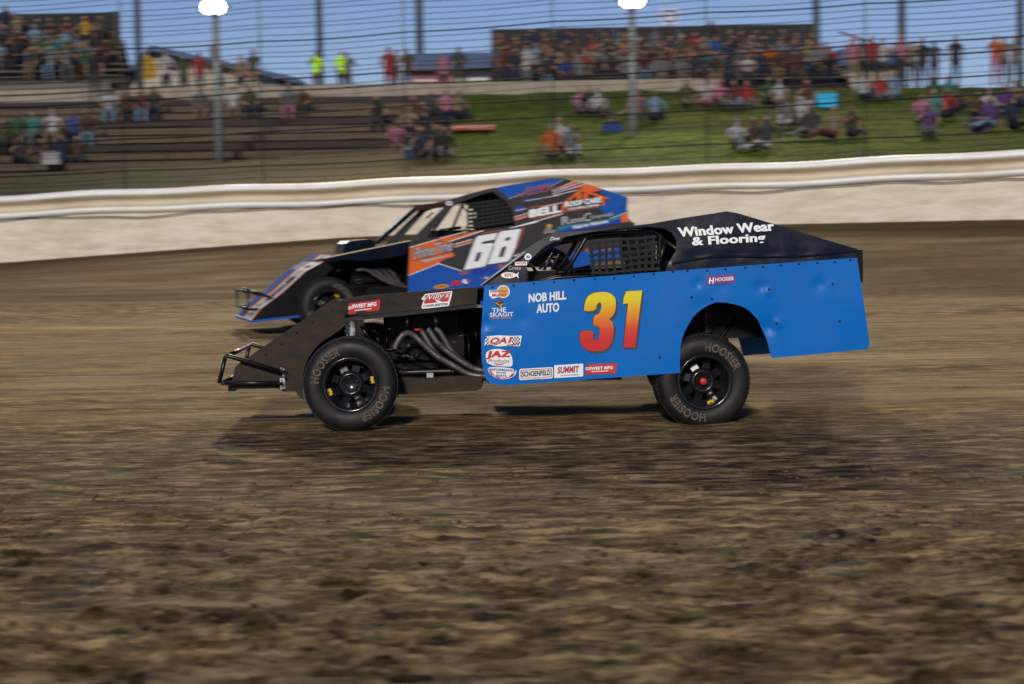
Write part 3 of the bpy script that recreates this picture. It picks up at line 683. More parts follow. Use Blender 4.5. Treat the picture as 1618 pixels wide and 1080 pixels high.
# roll cage
b = MB()
for yy in (0.16, W-0.16):
    def C(x, y, dy=0.0, yy=yy): v = L(*c7(x, y), 0.16); return Vector((v.x, yy+dy, v.z))
    b.tube([C(590, 490), C(700, 325), C(795, 158), C(840, 145), C(1290, 112), C(1345, 150), C(1335, 420), C(1330, 640)], 0.018, 8)
    b.tube([C(680, 480), C(682, 360), C(700, 320)], 0.012, 6)
    b.tube([C(1330, 420), C(1385, 180)], 0.016, 6); b.tube([C(1345, 160), C(1700, 420)], 0.018, 6)
    b.tube([C(300, 540), C(560, 470), C(1330, 430)], 0.018, 6)
C0 = lambda x, y, yy: Vector((L(*c7(x, y), 0.16).x, yy, L(*c7(x, y), 0.16).z))
for (x, y) in ((795, 158), (1290, 112), (1335, 400), (560, 470)): b.tube([C0(x, y, 0.16), C0(x, y, W-0.16)], 0.018, 8)
b.tube([C0(1335, 400, 0.16), C0(1300, 120, W-0.16)], 0.016, 6)
b.build('roll_cage', frame_m, root)
b = MB()
for (x0, y0, x1, y1, yy) in ((550, 290, 440, 490, .5), (600, 300, 500, 500, .5), (370, 370, 430, 440, .35), (420, 440, 590, 450, .35), (440, 430, 560, 300, .8), (520, 330, 640, 330, .9)):
    b.tube([C0(x0, y0, yy), C0(x1, y1, yy)], 0.012, 6)
b.build('dash_bar', frame_m, root)
b = MB(); d0 = C0(470, 400, .5); b.box((d0.x-0.12, 0.30, d0.z-0.25), (d0.x+0.10, W-0.3, d0.z-0.02)); b.build('dashboard', bkmetal, root)
# bright edge of the windshield pillar
b = MB(); b.tube([L(*c7(0, 525), -0.012), L(*c7(330, 275), -0.012)], 0.008, 6); b.build('pillar_trim', silver, root)
# window net: vertical and horizontal straps
def strap(b, pts, w_, y):
    for i in range(len(pts)-1):
        a = Vector(pts[i]); c = Vector(pts[i+1]); d = (c-a).normalized(); nrm = Vector((-d.y, d.x))*w_/2
        qs = [L(*(a+nrm), y), L(*(c+nrm), y), L(*(c-nrm), y), L(*(a-nrm), y)]
        b.add(qs+[q_+Vector((0, 0.003, 0)) for q_ in qs], [(0, 1, 2, 3), (7, 6, 5, 4), (0, 4, 5, 1), (2, 6, 7, 3)])
net = MB().build('window_net', web_m, root) if False else None
first = True; nroot = None
for k in range(9):
    t = k/8; xt = 815+470*t; xb = 845+455*t
    b = MB(); pts = [c7(xt+(xb-xt)*s_+10*sin(s_*3+k), (200-55*t)+(455-38*t-(200-55*t))*s_) for s_ in (0, .33, .66, 1)]
    strap(b, pts, 4.6, 0.10); o = b.build('window_net' if first else 'strap', web_m, root if first else nroot)
    if first: nroot = o; first = False
for k in range(6):
    s_ = (k+0.35)/5.7; b = MB(); pts = [c7(800+30*s_+520*t, (195-55*t)+(452-38*t-(195-55*t))*s_+5*sin(t*9+k)) for t in (0, .25, .5, .75, 1)]
    strap(b, pts, 4.2, 0.094); b.build('strap', web_m, nroot)
# seat
b = MB(); s0 = C0(1200, 480, 0.5); sx = s0.x
b.box((sx-0.42, 0.38, 0.46), (sx+0.10, 0.88, 0.56)); b.box((sx+0.02, 0.38, 0.5), (sx+0.12, 0.88, s0.z+0.20), mtx=None)
b.box((sx-0.40, 0.36, 0.5), (sx+0.1, 0.40, 0.75)); b.box((sx-0.40, 0.86, 0.5), (sx+0.1, 0.90, 0.75)); b.box((sx-0.1, 0.42, s0.z+0.06), (sx+0.1, 0.46, s0.z+0.24))
b.build('seat', bkmetal, root)
b = MB(); sw = Vector((sx-0.62, 0.64, s0.z-0.02)); mt = Matrix.Rotation(radians(70), 4, 'Y')
pts = [mt @ Vector((0.17*cos(2*pi*k/20), 0.17*sin(2*pi*k/20), 0))+sw for k in range(21)]; b.tube(pts, 0.014, 6)
for a in (0, 2.1, 4.2): b.tube([sw, mt @ Vector((0.17*cos(a), 0.17*sin(a), 0))+sw], 0.008, 5)
b.tube([sw, sw+Vector((-0.35, 0, -0.12))], 0.015, 6); b.build('steering_wheel', bkmetal, root)

# ---- markings of car 31
def mk(name, mats, fn, parent, **kw):
    b = MB(); fn(b); return b.build(name, mats, parent, **kw)
def yv(p, base=0.004):    # y of the bent side panel near a pixel
    q = L(*p); return disp_side(q.x, q.z)-base
class Lp:                 # pixel -> bent side panel surface
    pass
def LS(px, py, y):
    q = L(px, py, 0.0); return Vector((q.x, disp_side(q.x, q.z)+y, q.z))
n3 = [(868, 342), (870, 300), (885, 240), (925, 205), (1000, 192), (1060, 199), (1100, 227), (1113, 275), (1105, 340), (1085, 380), (1055, 399), (1085, 420), (1096, 460), (1090, 530), (1070, 590), (1030, 630), (960, 643), (890, 632), (850, 600), (835, 550), (838, 486),
      (941, 485), (935, 540), (950, 560), (975, 555), (985, 520), (990, 480), (975, 452), (933, 449), (944, 368), (975, 365), (993, 340), (1003, 300), (998, 275), (980, 272), (965, 290), (959, 336)]
n1_ = [(1185, 190), (1308, 182), (1255, 610), (1163, 612), (1200, 280), (1162, 285), (1166, 240)]
zt_ = L(*c2(1000, 185)).z; zb_ = L(*c2(1000, 640)).z
g31 = grad_mat('yellow to red number fade', zb_, zt_)
def num31(b):
    for poly in (n3, n1_):
        cc = chaikin([Vector((p[0]-5, p[1]-4)) for p in poly], 1, True) if poly is n3 else poly
        for k, (dx, dy) in enumerate(((0, 0), (5, 6), (10, 11), (14, 16))):
            add_poly(b, LS, [c2(p[0]+dx+(0), p[1]+dy) for p in poly], -0.0030-0.00025*k, 1, 1 if poly is n3 else 0)
        cx = sum(p[0] for p in poly)/len(poly); cy = sum(p[1] for p in poly)/len(poly)
        add_poly(b, LS, [c2(p[0]-4, p[1]-3) for p in poly], -0.0042, 2, 1 if poly is n3 else 0)
        add_poly(b, LS, [c2(p[0]+(1 if p[0] < cx else -1)*0.8, p[1]) for p in poly], -0.0052, 0, 1 if poly is n3 else 0)
mk('number', [g31, dgrey, black], num31, side, label='large number 31 fading from yellow to red')
def T(b, s_, x0, y0, x1, y1, h, mi, y=-0.006, w_=0.02, sh=0.0, loc=LS, arc=0.0, lean_=0.0, spc=1.0):
    add_text(b, loc, s_, (x0, y0), (x1, y1), (x0+lean_, y0-h), y, mi, w_, sh, arc, spc)
def c2T(b, s_, x0, y0, x1, y1, h, mi, **k):
    a = c2(x0, y0); e = c2(x1, y1); T(b, s_, a[0], a[1], e[0], e[1], h/4.759, mi, **k)
mk('decal', [white], lambda b: (c2T(b, 'NOB HILL', 455, 275, 736, 250, 65, 0, w_=0.045, y=-0.004), c2T(b, 'AUTO', 514, 354, 682, 342, 67, 0, w_=0.045, y=-0.004)), side, label='white lettering NOB HILL AUTO')
d4 = lambda x, y: (755+x/7.035, 520+y/7.035)
d3 = lambda x, y: (755+x/15.43, 440+y/15.43)
def d4T(b, s_, x0, y0, x1, y1, h, mi, **k):
    a = d4(x0, y0); e = d4(x1, y1); T(b, s_, a[0], a[1], e[0], e[1], h/7.035, mi, **k)
def d3T(b, s_, x0, y0, x1, y1, h, mi, **k):
    a = d3(x0, y0); e = d3(x1, y1); T(b, s_, a[0], a[1], e[0], e[1], h/15.43, mi, **k)
def skagit(b):
    add_poly(b, LS, [d3(*p) for p in ell(525, 600, 105, 95)], -0.004, 1); add_poly(b, LS, [d3(*p) for p in ((470, 660), (600, 660), (590, 710), (540, 715))], -0.004, 1)
    add_poly(b, LS, [d3(*p) for p in ((440, 570), (480, 600), (560, 640), (600, 590), (615, 620), (570, 670), (490, 640), (440, 610))], -0.005, 2)
    add_poly(b, LS, [d3(*p) for p in ell(515, 545, 45, 22)], -0.005, 3); add_poly(b, LS, [d3(*p) for p in ell(560, 690, 30, 18)], -0.005, 2)
    d3T(b, 'THE', 345, 825, 690, 810, 110, 0, w_=0.015); d3T(b, 'SKAGIT', 290, 935, 870, 915, 105, 0, w_=0.015)
    d3T(b, 'CASINO·RESORT', 285, 988, 850, 972, 40, 2, w_=0.02)
mk('decal', [white, black, gold, dred], skagit, side, label='white, gold and black THE SKAGIT decal')
def spw(b):
    add_poly(b, LS, [d3(*p) for p in ell(620, 315, 158, 158)], -0.004, 0); add_poly(b, LS, [d3(*p) for p in ((275, 280), (490, 270), (520, 440), (360, 490), (275, 410))], -0.0036, 0)
    add_poly(b, LS, [d3(*p) for p in ell(622, 315, 130, 135)], -0.005, 1); d3T(b, 'SPEEDWAY', 300, 335, 715, 325, 50, 2, w_=0.03); d3T(b, 'Motors', 340, 440, 690, 420, 75, 3, w_=0.04, sh=0.2)
mk('decal', [white, amber, lblue, red], spw, side, label='round orange and white SPEEDWAY Motors decal')
def checks(b):
    add_poly(b, LS, [d4(*p) for p in ((90, 78), (230, 65), (360, 72), (490, 68), (468, 188), (340, 182), (220, 190), (150, 172), (72, 178))], -0.004, 0)
    for i in range(24):
        for j in range(5):
            if (i+j) % 2 == 0 and (i < 5 or i > 17):
                x = 88+i*16; y = 82+j*20+(3*sin(i*0.5)); add_poly(b, LS, [d4(*p) for p in ((x, y), (x+15, y), (x+13, y+19), (x-2, y+19))], -0.005, 1)
    d4T(b, 'QA1', 140, 172, 380, 160, 78, 2, w_=0.04, sh=0.3, y=-0.011); add_poly(b, LS, [d4(*p) for p in ((320, 172), (460, 152), (462, 166), (320, 182))], -0.0055, 2)
mk('decal', [white, black, red], checks, side, label='small checkered flag decal with red letters')
def jaz(b):
    add_poly(b, LS, [d4(*p) for p in ((82, 300), (100, 245), (170, 218), (250, 216), (330, 240), (375, 290), (385, 330), (388, 410), (320, 415), (110, 395))], -0.004, 0, 1)
    d4T(b, 'JAZ', 95, 330, 370, 326, 88, 1, w_=0.07, sh=0.15); d4T(b, 'Products', 115, 365, 350, 368, 35, 2, w_=0.0, sh=0.3)
    add_poly(b, LS, [d4(*p) for p in ((165, 372), (240, 382), (320, 374), (260, 395), (210, 395))], -0.005, 1)
mk('decal', [white, red, black], jaz, side, label='white and red JAZ Products decal')
def perf(b):
    add_poly(b, LS, [d4(*p) for p in ((92, 425), (250, 415), (435, 445), (420, 510), (350, 548), (270, 556), (190, 535), (130, 490))], -0.004, 0, 1)
    d4T(b, 'PERFORMANCE', 108, 462, 420, 475, 26, 1, w_=0.03, arc=-1.0); d4T(b, 'BODIES', 205, 488, 310, 490, 18, 1, w_=0.03); d4T(b, 'PARTS', 205, 525, 318, 528, 24, 1, w_=0.03)
    add_poly(b, LS, [d4(*p) for p in ((120, 462), (145, 462), (190, 515), (270, 540), (340, 530), (385, 488), (415, 490), (385, 525), (300, 548), (220, 542), (150, 500))], -0.0048, 2)
mk('decal', [white, lblue, red], perf, side, label='white decal reading PERFORMANCE BODIES PARTS')
def scho(b):
    s_ = -0.055
    add_poly(b, LS, [d4(*p) for p in rrect(460, 440, 835, 565, 20, s_)], -0.004, 0); add_poly(b, LS, [d4(*p) for p in rrect(474, 452, 822, 550, 14, s_)], -0.0045, 1)
    add_poly(b, LS, [d4(*p) for p in rrect(484, 460, 812, 542, 10, s_)], -0.005, 0); d4T(b, 'SCHOENFELD', 490, 528, 805, 508, 58, 2, w_=0.04)
    add_poly(b, LS, [d4(*p) for p in ((590, 533), (712, 528), (712, 548), (590, 552))], -0.0055, 0); d4T(b, 'HEADERS', 600, 548, 705, 542, 14, 1, w_=0.02)
mk('decal', [white, red, black], scho, side, label='white decal framed in red reading SCHOENFELD')
def summ(b):
    add_poly(b, LS, [d4(*p) for p in rrect(848, 400, 1172, 543, 8, -0.06)], -0.004, 0)
    for k_ in ((890, 402), (1110, 395)): add_poly(b, LS, [d4(k_[0], k_[1]), d4(k_[0]+20, k_[1]+8), d4(k_[0]+2, k_[1]+95)], -0.0045, 1)
    d4T(b, 'SUMMIT', 888, 492, 1125, 478, 72, 1, w_=0.05, y=-0.0055, sh=0.1); d4T(b, 'SUMMIT', 890, 490, 1123, 477, 68, 2, w_=0.02, y=-0.0062, sh=0.1); d4T(b, 'RACING EQUIPMENT', 922, 522, 1120, 512, 14, 1, w_=0.03)
mk('decal', [white, lblue, red], summ, side, label='white decal with red and blue SUMMIT lettering')
def sweet(b, loc, f, x0, y0, x1, y1, h, s_=1.0):
    pass
def sweet_d(b):
    add_poly(b, LS, [d4(*p) for p in ((1210, 388), (1548, 376), (1532, 490), (1192, 506))], -0.004, 0)
    for k in range(4): add_poly(b, LS, [d4(1197, 422+9*k), d4(1235, 421+9*k), d4(1235, 426+9*k), d4(1197, 427+9*k)], -0.005, 1)
    d4T(b, 'SWEET MFG', 1238, 455, 1500, 442, 36, 1, w_=0.05, sh=0.1); add_poly(b, LS, [d4(*p) for p in quad(1262, 475, 1448, 466, 9)], -0.005, 1)
mk('decal', [red, white], sweet_d, side, label='red decal with white SWEET MFG lettering')
def hoos(b):
    add_poly(b, LS, [c3(*p) for p in ((346, 128), (506, 117), (511, 166), (350, 180))], -0.004, 0)
    a, e = c3(395, 160), c3(502, 152); T(b, 'HOOSIER', a[0], a[1], e[0], e[1], 21/3.6, 1, w_=0.03)
    a, e = c3(360, 172), c3(388, 170); T(b, 'H', a[0], a[1], e[0], e[1], 33/3.6, 1, w_=0.05, sh=0.1)
mk('decal', [purple, white], hoos, side, label='purple decal with white HOOSIER lettering')
def LQ(px, py, y):
    q = L(px, py, 0.0); return Vector((q.x, disp_sail(q.x, q.z)-0.020+y, q.z))
def c4T(b, s_, x0, y0, x1, y1, h, mi, **k):
    a = c4(x0, y0); e = c4(x1, y1); T(b, s_, a[0], a[1], e[0], e[1], h/2.889, mi, loc=LQ, **k)
mk('decal', [white], lambda b: (c4T(b, 'Window Wear', 727, 186, 1166, 156, 43, 0, w_=0.05, y=-0.004, sh=-0.15), c4T(b, '& Flooring', 793, 236, 1128, 217, 50, 0, w_=0.045, y=-0.004, sh=-0.05)), sail, label='white lettering Window Wear & Flooring')
def c7T(b, s_, x0, y0, x1, y1, h, mi, **k):
    a = c7(x0, y0); e = c7(x1, y1); T(b, s_, a[0], a[1], e[0], e[1], h/4.759, mi, loc=LQ, **k)
mk('decal', [white], lambda b: c7T(b, 'Don', 520, 190, 592, 184, 26, 0, w_=0.01, y=-0.004, sh=0.3), sail, label='white script reading Don')
mk('decal', [silver], lambda b: c7T(b, 'Crate', 208, 408, 300, 410, 30, 0, w_=0.0, y=-0.004), sail, label='pale handwriting reading Crate')
mk('decal', [white, lblue], lambda b: (add_poly(b, LQ, [c7(*p) for p in ell(353, 311, 27, 25)], -0.004, 0), c7T(b, 'S', 340, 322, 368, 322, 20, 1, w_=0.06, y=-0.006)), sail, label='small round white decal with a blue letter')
mk('decal', [white, red], lambda b: (add_poly(b, LQ, [c7(*p) for p in ((255, 350), (346, 347), (346, 375), (257, 377))], -0.004, 0), c7T(b, 'WOLFE', 264, 370, 338, 367, 16, 1, w_=0.05, y=-0.006)), sail, label='tiny white and red rectangular decal')
mk('decal', [white, red], lambda b: (add_poly(b, LQ, [c7(*p) for p in ell(208, 450, 58, 23)], -0.004, 0), add_poly(b, LQ, [c7(*p) for p in ((255, 450), (285, 425), (278, 450), (286, 474))], -0.004, 0), c7T(b, 'RFC', 178, 462, 240, 460, 24, 1, w_=0.05, y=-0.006)), sail, label='white fish shaped decal reading RFC')
def LH(px, py, y):
    q = L(px, py, 0.10); return Vector((q.x, 0.10+y+0.004*sin(q.x*6)+0.003*sin(q.x*17+q.z*20), q.z))
def h5T(b, s_, x0, y0, x1, y1, h, mi, **k):
    a = h5(x0, y0); e = h5(x1, y1); T(b, s_, a[0], a[1], e[0], e[1], h/7.035, mi, loc=LH, **k)
def sweet_h(b):
    add_poly(b, LH, [h5(*p) for p in ((80, 205), (430, 162), (418, 280), (72, 325))], -0.004, 0)
    for k in range(4): add_poly(b, LH, [h5(72, 240+9*k), h5(112, 235+9*k), h5(112, 240+9*k), h5(72, 245+9*k)], -0.005, 1)
    h5T(b, 'SWEET MFG', 115, 262, 385, 232, 44, 1, w_=0.05, sh=0.1); add_poly(b, LH, [h5(*p) for p in quad(145, 288, 330, 266, 9)], -0.005, 1)
mk('decal', [red, white], sweet_h, hoodp, label='red decal with white SWEET MFG lettering on the hood side')
def willy(b):
    add_poly(b, LH, [h5(*p) for p in ((925, 100), (1228, 65), (1222, 120), (1190, 232), (895, 265), (885, 240), (910, 170), (882, 155))], -0.004, 0)
    add_poly(b, LH, [h5(*p) for p in ((930, 112), (1212, 78), (1185, 180), (910, 210))], -0.0048, 1)
    h5T(b, "Willy's", 912, 195, 1200, 150, 85, 2, w_=0.03, sh=0.35, y=-0.0052); h5T(b, "Willy's", 914, 193, 1198, 150, 82, 0, w_=0.008, sh=0.35, y=-0.0062)
    h5T(b, 'CARBURETOR', 905, 248, 1180, 222, 26, 2, w_=0.03, sh=0.1)
mk('decal', [white, red, black], willy, hoodp, label="red and white Willy's decal on the hood side")

# ---------------------------------------------------------------- car 68
YAW = radians(16); c = U(521, 527, 22.8)
root = thing('race_car', 'charcoal, orange and blue modified race car number 68, behind the other car', 'race car', (c.x, c.y, 0.23), YAW); root_now = root
B = Car(root); L = B.L
c5 = lambda x, y: (340+x/4.153, 270+y/4.153)
c6 = lambda x, y: (620+x/4.045, 270+y/4.045)
e1 = lambda x, y: (640+x/7.355, 350+y/7.355)
e2 = lambda x, y: (800+x/7.705, 275+y/7.705)
W = 1.65
body68 = [c6(112, 455), c6(350, 410), c6(585, 372), c6(780, 343), c6(780, 290), c6(765, 250), c6(725, 195), c6(640, 128), c6(560, 150), c6(480, 180), c6(405, 207), c6(340, 270), c6(240, 385), c6(215, 425),
          c6(118, 446), c6(240, 330), c6(348, 212), c6(352, 190), c6(470, 150), c6(620, 112), c6(780, 85), c6(940, 58), c6(1020, 45), c6(1090, 48), c6(1230, 80), c6(1330, 110), c6(1420, 140), c6(1500, 170), c6(1490, 245), c6(1500, 300), c6(1530, 330),
          (1003, 352), (1006, 404), (960, 413), (905, 424), (901, 412), (893, 400), (880, 392), (864, 388), (845, 390), (828, 400), (816, 416), (810, 440), (810, 470), (740, 479), (660, 487), (646, 482), (643.5, 470), (643.8, 449), (646.5, 383)]
# the outline above runs along the window opening; split it into door and sail so that the opening stays open
door68 = [(646.5, 383), c6(112, 455), c6(350, 410), c6(585, 372), c6(785, 345), c6(1000, 330), c6(1530, 325), (1003, 352), (1006, 404), (960, 413), (905, 424), (901, 412), (893, 400), (880, 392), (864, 388), (845, 390), (828, 400), (816, 416), (810, 440), (810, 470), (740, 479), (660, 487), (646, 482), (643.5, 470), (643.8, 449)]
sail68 = [c6(112, 455), c6(125, 435), c6(240, 318), c6(348, 212), c6(352, 190), c6(470, 150), c6(620, 112), c6(780, 85), c6(940, 58), c6(1020, 45), c6(1090, 48), c6(1230, 80), c6(1330, 110), c6(1420, 140), c6(1500, 170), c6(1490, 245), c6(1500, 290), c6(1530, 325),
          c6(1000, 330), c6(785, 345), c6(780, 290), c6(765, 250), c6(725, 195), c6(640, 130), c6(560, 152), c6(480, 182), c6(405, 210), c6(345, 275), c6(250, 380), c6(222, 425), c6(218, 436)]
d68 = lambda x, z: 0.004*sin(x*3.1+z)+0.002*sin(x*9-z*5)
b = MB(); sheet(b, B.P(door68), 0.0, 0.012, 0.08, d68); side = b.build('side_panel', char68, root)
b = MB(); sheet(b, B.P(sail68), 0.0, 0.012, 0.08, d68); sail = b.build('sail_panel', char68, root)
b = MB(); sheet(b, B.P(door68), W, 0.012); b.build('side_panel', blue68, root).location.z = -0.08
b = MB(); sheet(b, B.P(sail68), W, 0.012); b.build('sail_panel', char68, root).location.z = -0.08
deck(B.P([c6(352, 197), c6(470, 156), c6(620, 118), c6(780, 91), c6(940, 64), c6(1020, 51), c6(1090, 54)]), 'roof', mat('matte black roof', (0.006, 0.006, 0.008), 0.8, spec=0.2), y0=0.015, y1=W-0.004)
q = B.P([c6(1020, 330), c6(1520, 315)]); deck(q, 'rear_deck', navy, y0=0.02, y1=W-0.01)
q = L(*c6(1505, 300)); b = MB(); b.box((q.x-0.02, 0.02, q.z-0.5), (q.x+0.01, W-0.02, q.z+0.1)); b.build('tail_panel', bkmetal, root)
q = L(*c6(110, 460)); b = MB(); b.box((q.x+0.01, 0.03, q.z-0.85), (q.x+0.03, W-0.03, q.z-0.04)); b.build('firewall', bkmetal, root)
b = MB(); b.box((q.x+0.03, 0.04, 0.35), (q.x+2.6, W-0.04, 0.37)); b.build('floor_pan', bkmetal, root)
# wheels
R = 0.363
f = L(521, 482, -0.05); zc = gz(root.location.x, root.location.y)-root.location.z+R-0.01
def w68(lx, ly, side_, **k):
    p = B.mw @ Vector((lx, ly, 0)); z = gz(p.x, p.y)-root.location.z+R-0.012
    return wheel(B, Vector((lx, ly, z)), R, 0.28, root, side=side_, **k)
w68(f.x, -0.05, -1, spin=radians(70), yaw=radians(3), marks=[20, 120])
rr_ = L(848, 460, 0.05); w68(rr_.x, 0.04, -1, spin=radians(40), marks=[60])
w68(f.x, W+0.10, 1); w68(rr_.x, W-0.03, 1)
ax = rr_
b = MB(); b.tube([(ax.x, 0.2, R), (ax.x, W-0.2, R)], 0.05, 10); b.tube([(f.x, 0.15, R), (f.x, W-0.1, R)], 0.03, 8); b.build('axle', bkmetal, root)
b = MB(); b.box((ax.x-0.4, 0.45, 0.37), (ax.x+0.9, 0.47, 0.95)); b.build('wheel_well', bkmetal, root)
# nose: sloping top with print, side plate, blue lip
lipL = B.P([c5(232, 992), c5(580, 952), c5(580, 966), c5(236, 1006)], 0.12)
b = MB(); zz = L(*c5(240, 995), 0.12); z2 = L(*c5(575, 958), 0.12)
b.add([(zz.x, 0.12, zz.z), (z2.x, 0.12, z2.z), (z2.x, W-0.1, z2.z), (zz.x-0.02, W-0.1, zz.z), (zz.x, 0.12, zz.z+0.03), (z2.x, 0.12, z2.z+0.03), (z2.x, W-0.1, z2.z+0.03), (zz.x-0.02, W-0.1, zz.z+0.03)],
      [(0, 3, 2, 1), (4, 5, 6, 7), (0, 1, 5, 4), (1, 2, 6, 5), (2, 3, 7, 6), (3, 0, 4, 7)]); b.build('nose_lip', blue68, root)
np_ = [c5(300, 905), c5(440, 800), c5(600, 655), c5(700, 602), c5(762, 552), c5(770, 640), c5(700, 700), c5(620, 760), c5(570, 840), c5(570, 950), c5(290, 980), c5(240, 992)]
ns = B.P(np_, 0.15); b = MB(); sheet(b, ns, 0.15, 0.01, 0.06, d68); b.build('nose_side_panel', bkmetal, root)
b = MB(); sheet(b, ns, W-0.15, 0.01); b.build('nose_side_panel', bkmetal, root)
tp = [Vector(p) for p in B.P([c5(236, 985), c5(300, 905), c5(440, 800), c5(600, 655), c5(700, 602), c5(762, 552)], 0.15)]
b = MB(); strips = [(0.15, 0.24, 1), (0.24, 0.30, 2), (0.30, 0.78, 4), (0.78, 0.84, 2), (0.84, 1.0, 1), (1.0, 1.18, 0), (1.18, W-0.15, 3)]
for (ya, yb, mi) in strips:
    for i in range(len(tp)-1):
        t0 = i/5; sh = 0.0
        b.add([(tp[i].x, ya, tp[i].y), (tp[i].x, yb, tp[i].y), (tp[i+1].x, yb, tp[i+1].y), (tp[i+1].x, ya, tp[i+1].y)], [(0, 3, 2, 1)], mi)
ntop = b.build('nose_top', [char68, orange, white, blue68, silver], root)
b = MB()     # number on the nose: blocks of digit strokes on the slope
def on_nose(t, y, lift=0.006):
    i = min(int(t*5), 4); a = tp[i].lerp(tp[i+1], t*5-i); return Vector((a.x-lift*0.7, y, a.y+lift*0.7))
for (t0, t1, ya, yb) in ((.30, .36, .38, .56), (.30, .72, .50, .56), (.48, .54, .38, .56), (.66, .72, .38, .56), (.30, .54, .38, .44), (.30, .36, .60, .74), (.30, .72, .60, .65), (.30, .72, .70, .74), (.66, .72, .60, .74), (.48, .54, .60, .74)):
    b.add([on_nose(t0, ya), on_nose(t0, yb), on_nose(t1, yb), on_nose(t1, ya)], [(0, 3, 2, 1)])
b.build('number', char68, ntop, kind='stuff')
# hood
hd = [c5(712, 575), c5(900, 535), c5(1100, 495), c5(1280, 458), c5(1290, 520), c5(1240, 552), c5(1000, 592), c5(860, 580), c5(740, 600)]
b = MB(); sheet(b, B.P(hd, 0.06), 0.06, 0.01, 0.07, d68); b.build('hood_side_panel', navy, root)
b = MB(); sheet(b, B.P(hd, 0.06), W-0.06, 0.01); b.build('hood_side_panel', navy, root).location.z = -0.075
deck(B.P([c5(712, 572), c5(900, 532), c5(1100, 492), c5(1282, 455)], 0.06), 'hood_top', mat('matte black roof', (0, 0, 0)), y0=0.10, y1=W-0.05)
deck(B.P([c5(712, 570), c5(900, 530), c5(1100, 490), c5(1282, 453)], 0.06), 'hood_edge', hoodedge, y0=0.055, y1=0.098, drop=0.0)
b = MB(); P2 = B.P([c5(820, 545), c5(835, 478), c5(870, 458), c5(990, 447), c5(1035, 462), c5(1040, 500)], 0.7); sheet(b, P2, 0.55, 0.55); b.build('hood_scoop', navy, root)
# engine bay
q0, q1 = L(*c5(760, 620), 0.5), L(*c5(1262, 560), 0.5)
b = MB(); b.box((q0.x, 1.1, 0.3), (q1.x, 1.12, q1.z)); b.build('inner_panel', bkmetal, root)
b = MB(); b.box((q0.x+0.25, 0.5, 0.38), (q1.x-0.1, 0.95, 0.72)); b.box((q0.x+0.25, 0.45, 0.62), (q1.x-0.15, 0.6, 0.76)); b.build('engine_block', bkmetal, root)
for i in range(4):
    b = MB(); pts = [L(*c5(930+i*50, 650), .3+.03*i), L(*c5(990+i*50, 640), .3+.03*i), L(*c5(1060+i*40, 690), .3+.03*i), L(*c5(1150+i*20, 740), .3+.03*i), L(*c5(1300, 770), .3+.03*i)]
    b.tube(chaikin(pts, 2), 0.024, 10); b.build('header_pipe', header_m, root)
for (a, c_, r) in (((880, 730), (1040, 685), .010), ((600, 690), (700, 720), .014), ((720, 640), (720, 700), .018), ((860, 640), (780, 660), .012), ((620, 740), (760, 640), .014), ((900, 745), (1030, 715), .008)):
    b = MB(); b.tube([L(*c5(*a), .3), L(*c5(*c_), .3)], r, 8); b.build('suspension_arm', frame_m, root)
b = MB(); p = L(*c5(720, 670), .28); b.tube([p+Vector((0, 0, -.07)), p+Vector((0, 0, .07))], 0.026, 10); b.build('shock_absorber', blue68, root)
pb = B.P([c5(1000, 760), c5(1370, 740), c5(1370, 830), c5(960, 850)], 0.3)
b = MB(); sheet(b, pb, 0.3, 0.9); b.build('belly_pan', bkmetal, root)
# bumper
b = MB()
for yy in (0.30, W-0.30):
    P = [L(*c5(*p), 0.3) for p in ((440, 915), (215, 905), (215, 795), (265, 792), (430, 855))]
    P = [Vector((p.x, yy, p.z)) for p in P]
    b.tube([P[0], P[1], P[2], P[3], P[4]], 0.022, 8)
b.tube([(P[1].x, 0.2, P[1].z), (P[1].x, W-0.2, P[1].z)], 0.02, 8); b.tube([(P[2].x, 0.2, P[2].z), (P[2].x, W-0.2, P[2].z)], 0.02, 8)
b.build('front_bumper', frame_m, root)
# far pillar, cage, net
b = MB(); yy = W-0.1
a0, a1 = L(*c5(1030, 478), yy), L(*c5(1300, 240), yy); a2 = L(*c6(352, 205), yy)
b.add([(a0.x, yy, a0.z), (a0.x+0.10, yy, a0.z), (a1.x+0.08, yy, a1.z-0.02), (a1.x, yy, a1.z), (a0.x, yy+.02, a0.z), (a0.x+0.10, yy+.02, a0.z), (a1.x+0.08, yy+.02, a1.z-0.02), (a1.x, yy+.02, a1.z)],
      [(0, 1, 2, 3), (7, 6, 5, 4), (0, 4, 5, 1), (3, 2, 6, 7), (1, 5, 6, 2), (0, 3, 7, 4)]); b.build('windshield_pillar', navy, root)
rf = L(*c6(352, 200)); 
b = MB(); b.add([(a1.x, yy, a1.z+0.03), (rf.x, 0.02, rf.z+0.01), (rf.x+0.02, 0.02, rf.z-0.05), (a1.x+0.02, yy, a1.z-0.04), (a1.x+.03, yy, a1.z+0.03), (rf.x+.03, 0.02, rf.z+0.01), (rf.x+0.05, 0.02, rf.z-0.05), (a1.x+0.05, yy, a1.z-0.04)],
          [(0, 1, 2, 3), (7, 6, 5, 4), (0, 4, 5, 1), (3, 2, 6, 7)]); vis = b.build('windshield_visor', char68, root)
b = MB()
v0 = Vector((a1.x, yy, a1.z)); v1 = Vector((rf.x, 0.02, rf.z-0.02))
def LV(px, py, y):    # place pixel onto the visor face
    t = min(max((px-652)/(706-652), 0), 1); base = v0.lerp(v1, t); q = UP(px, py, B.mw @ base, B.n); q = B.inv @ q; return Vector((base.x-0.004, base.y, q.z))
T(b, 'FREEDOM', 656, 334.5, 703, 323, 6, 0, w_=0.03, loc=LV); b.build('lettering', dred, vis)
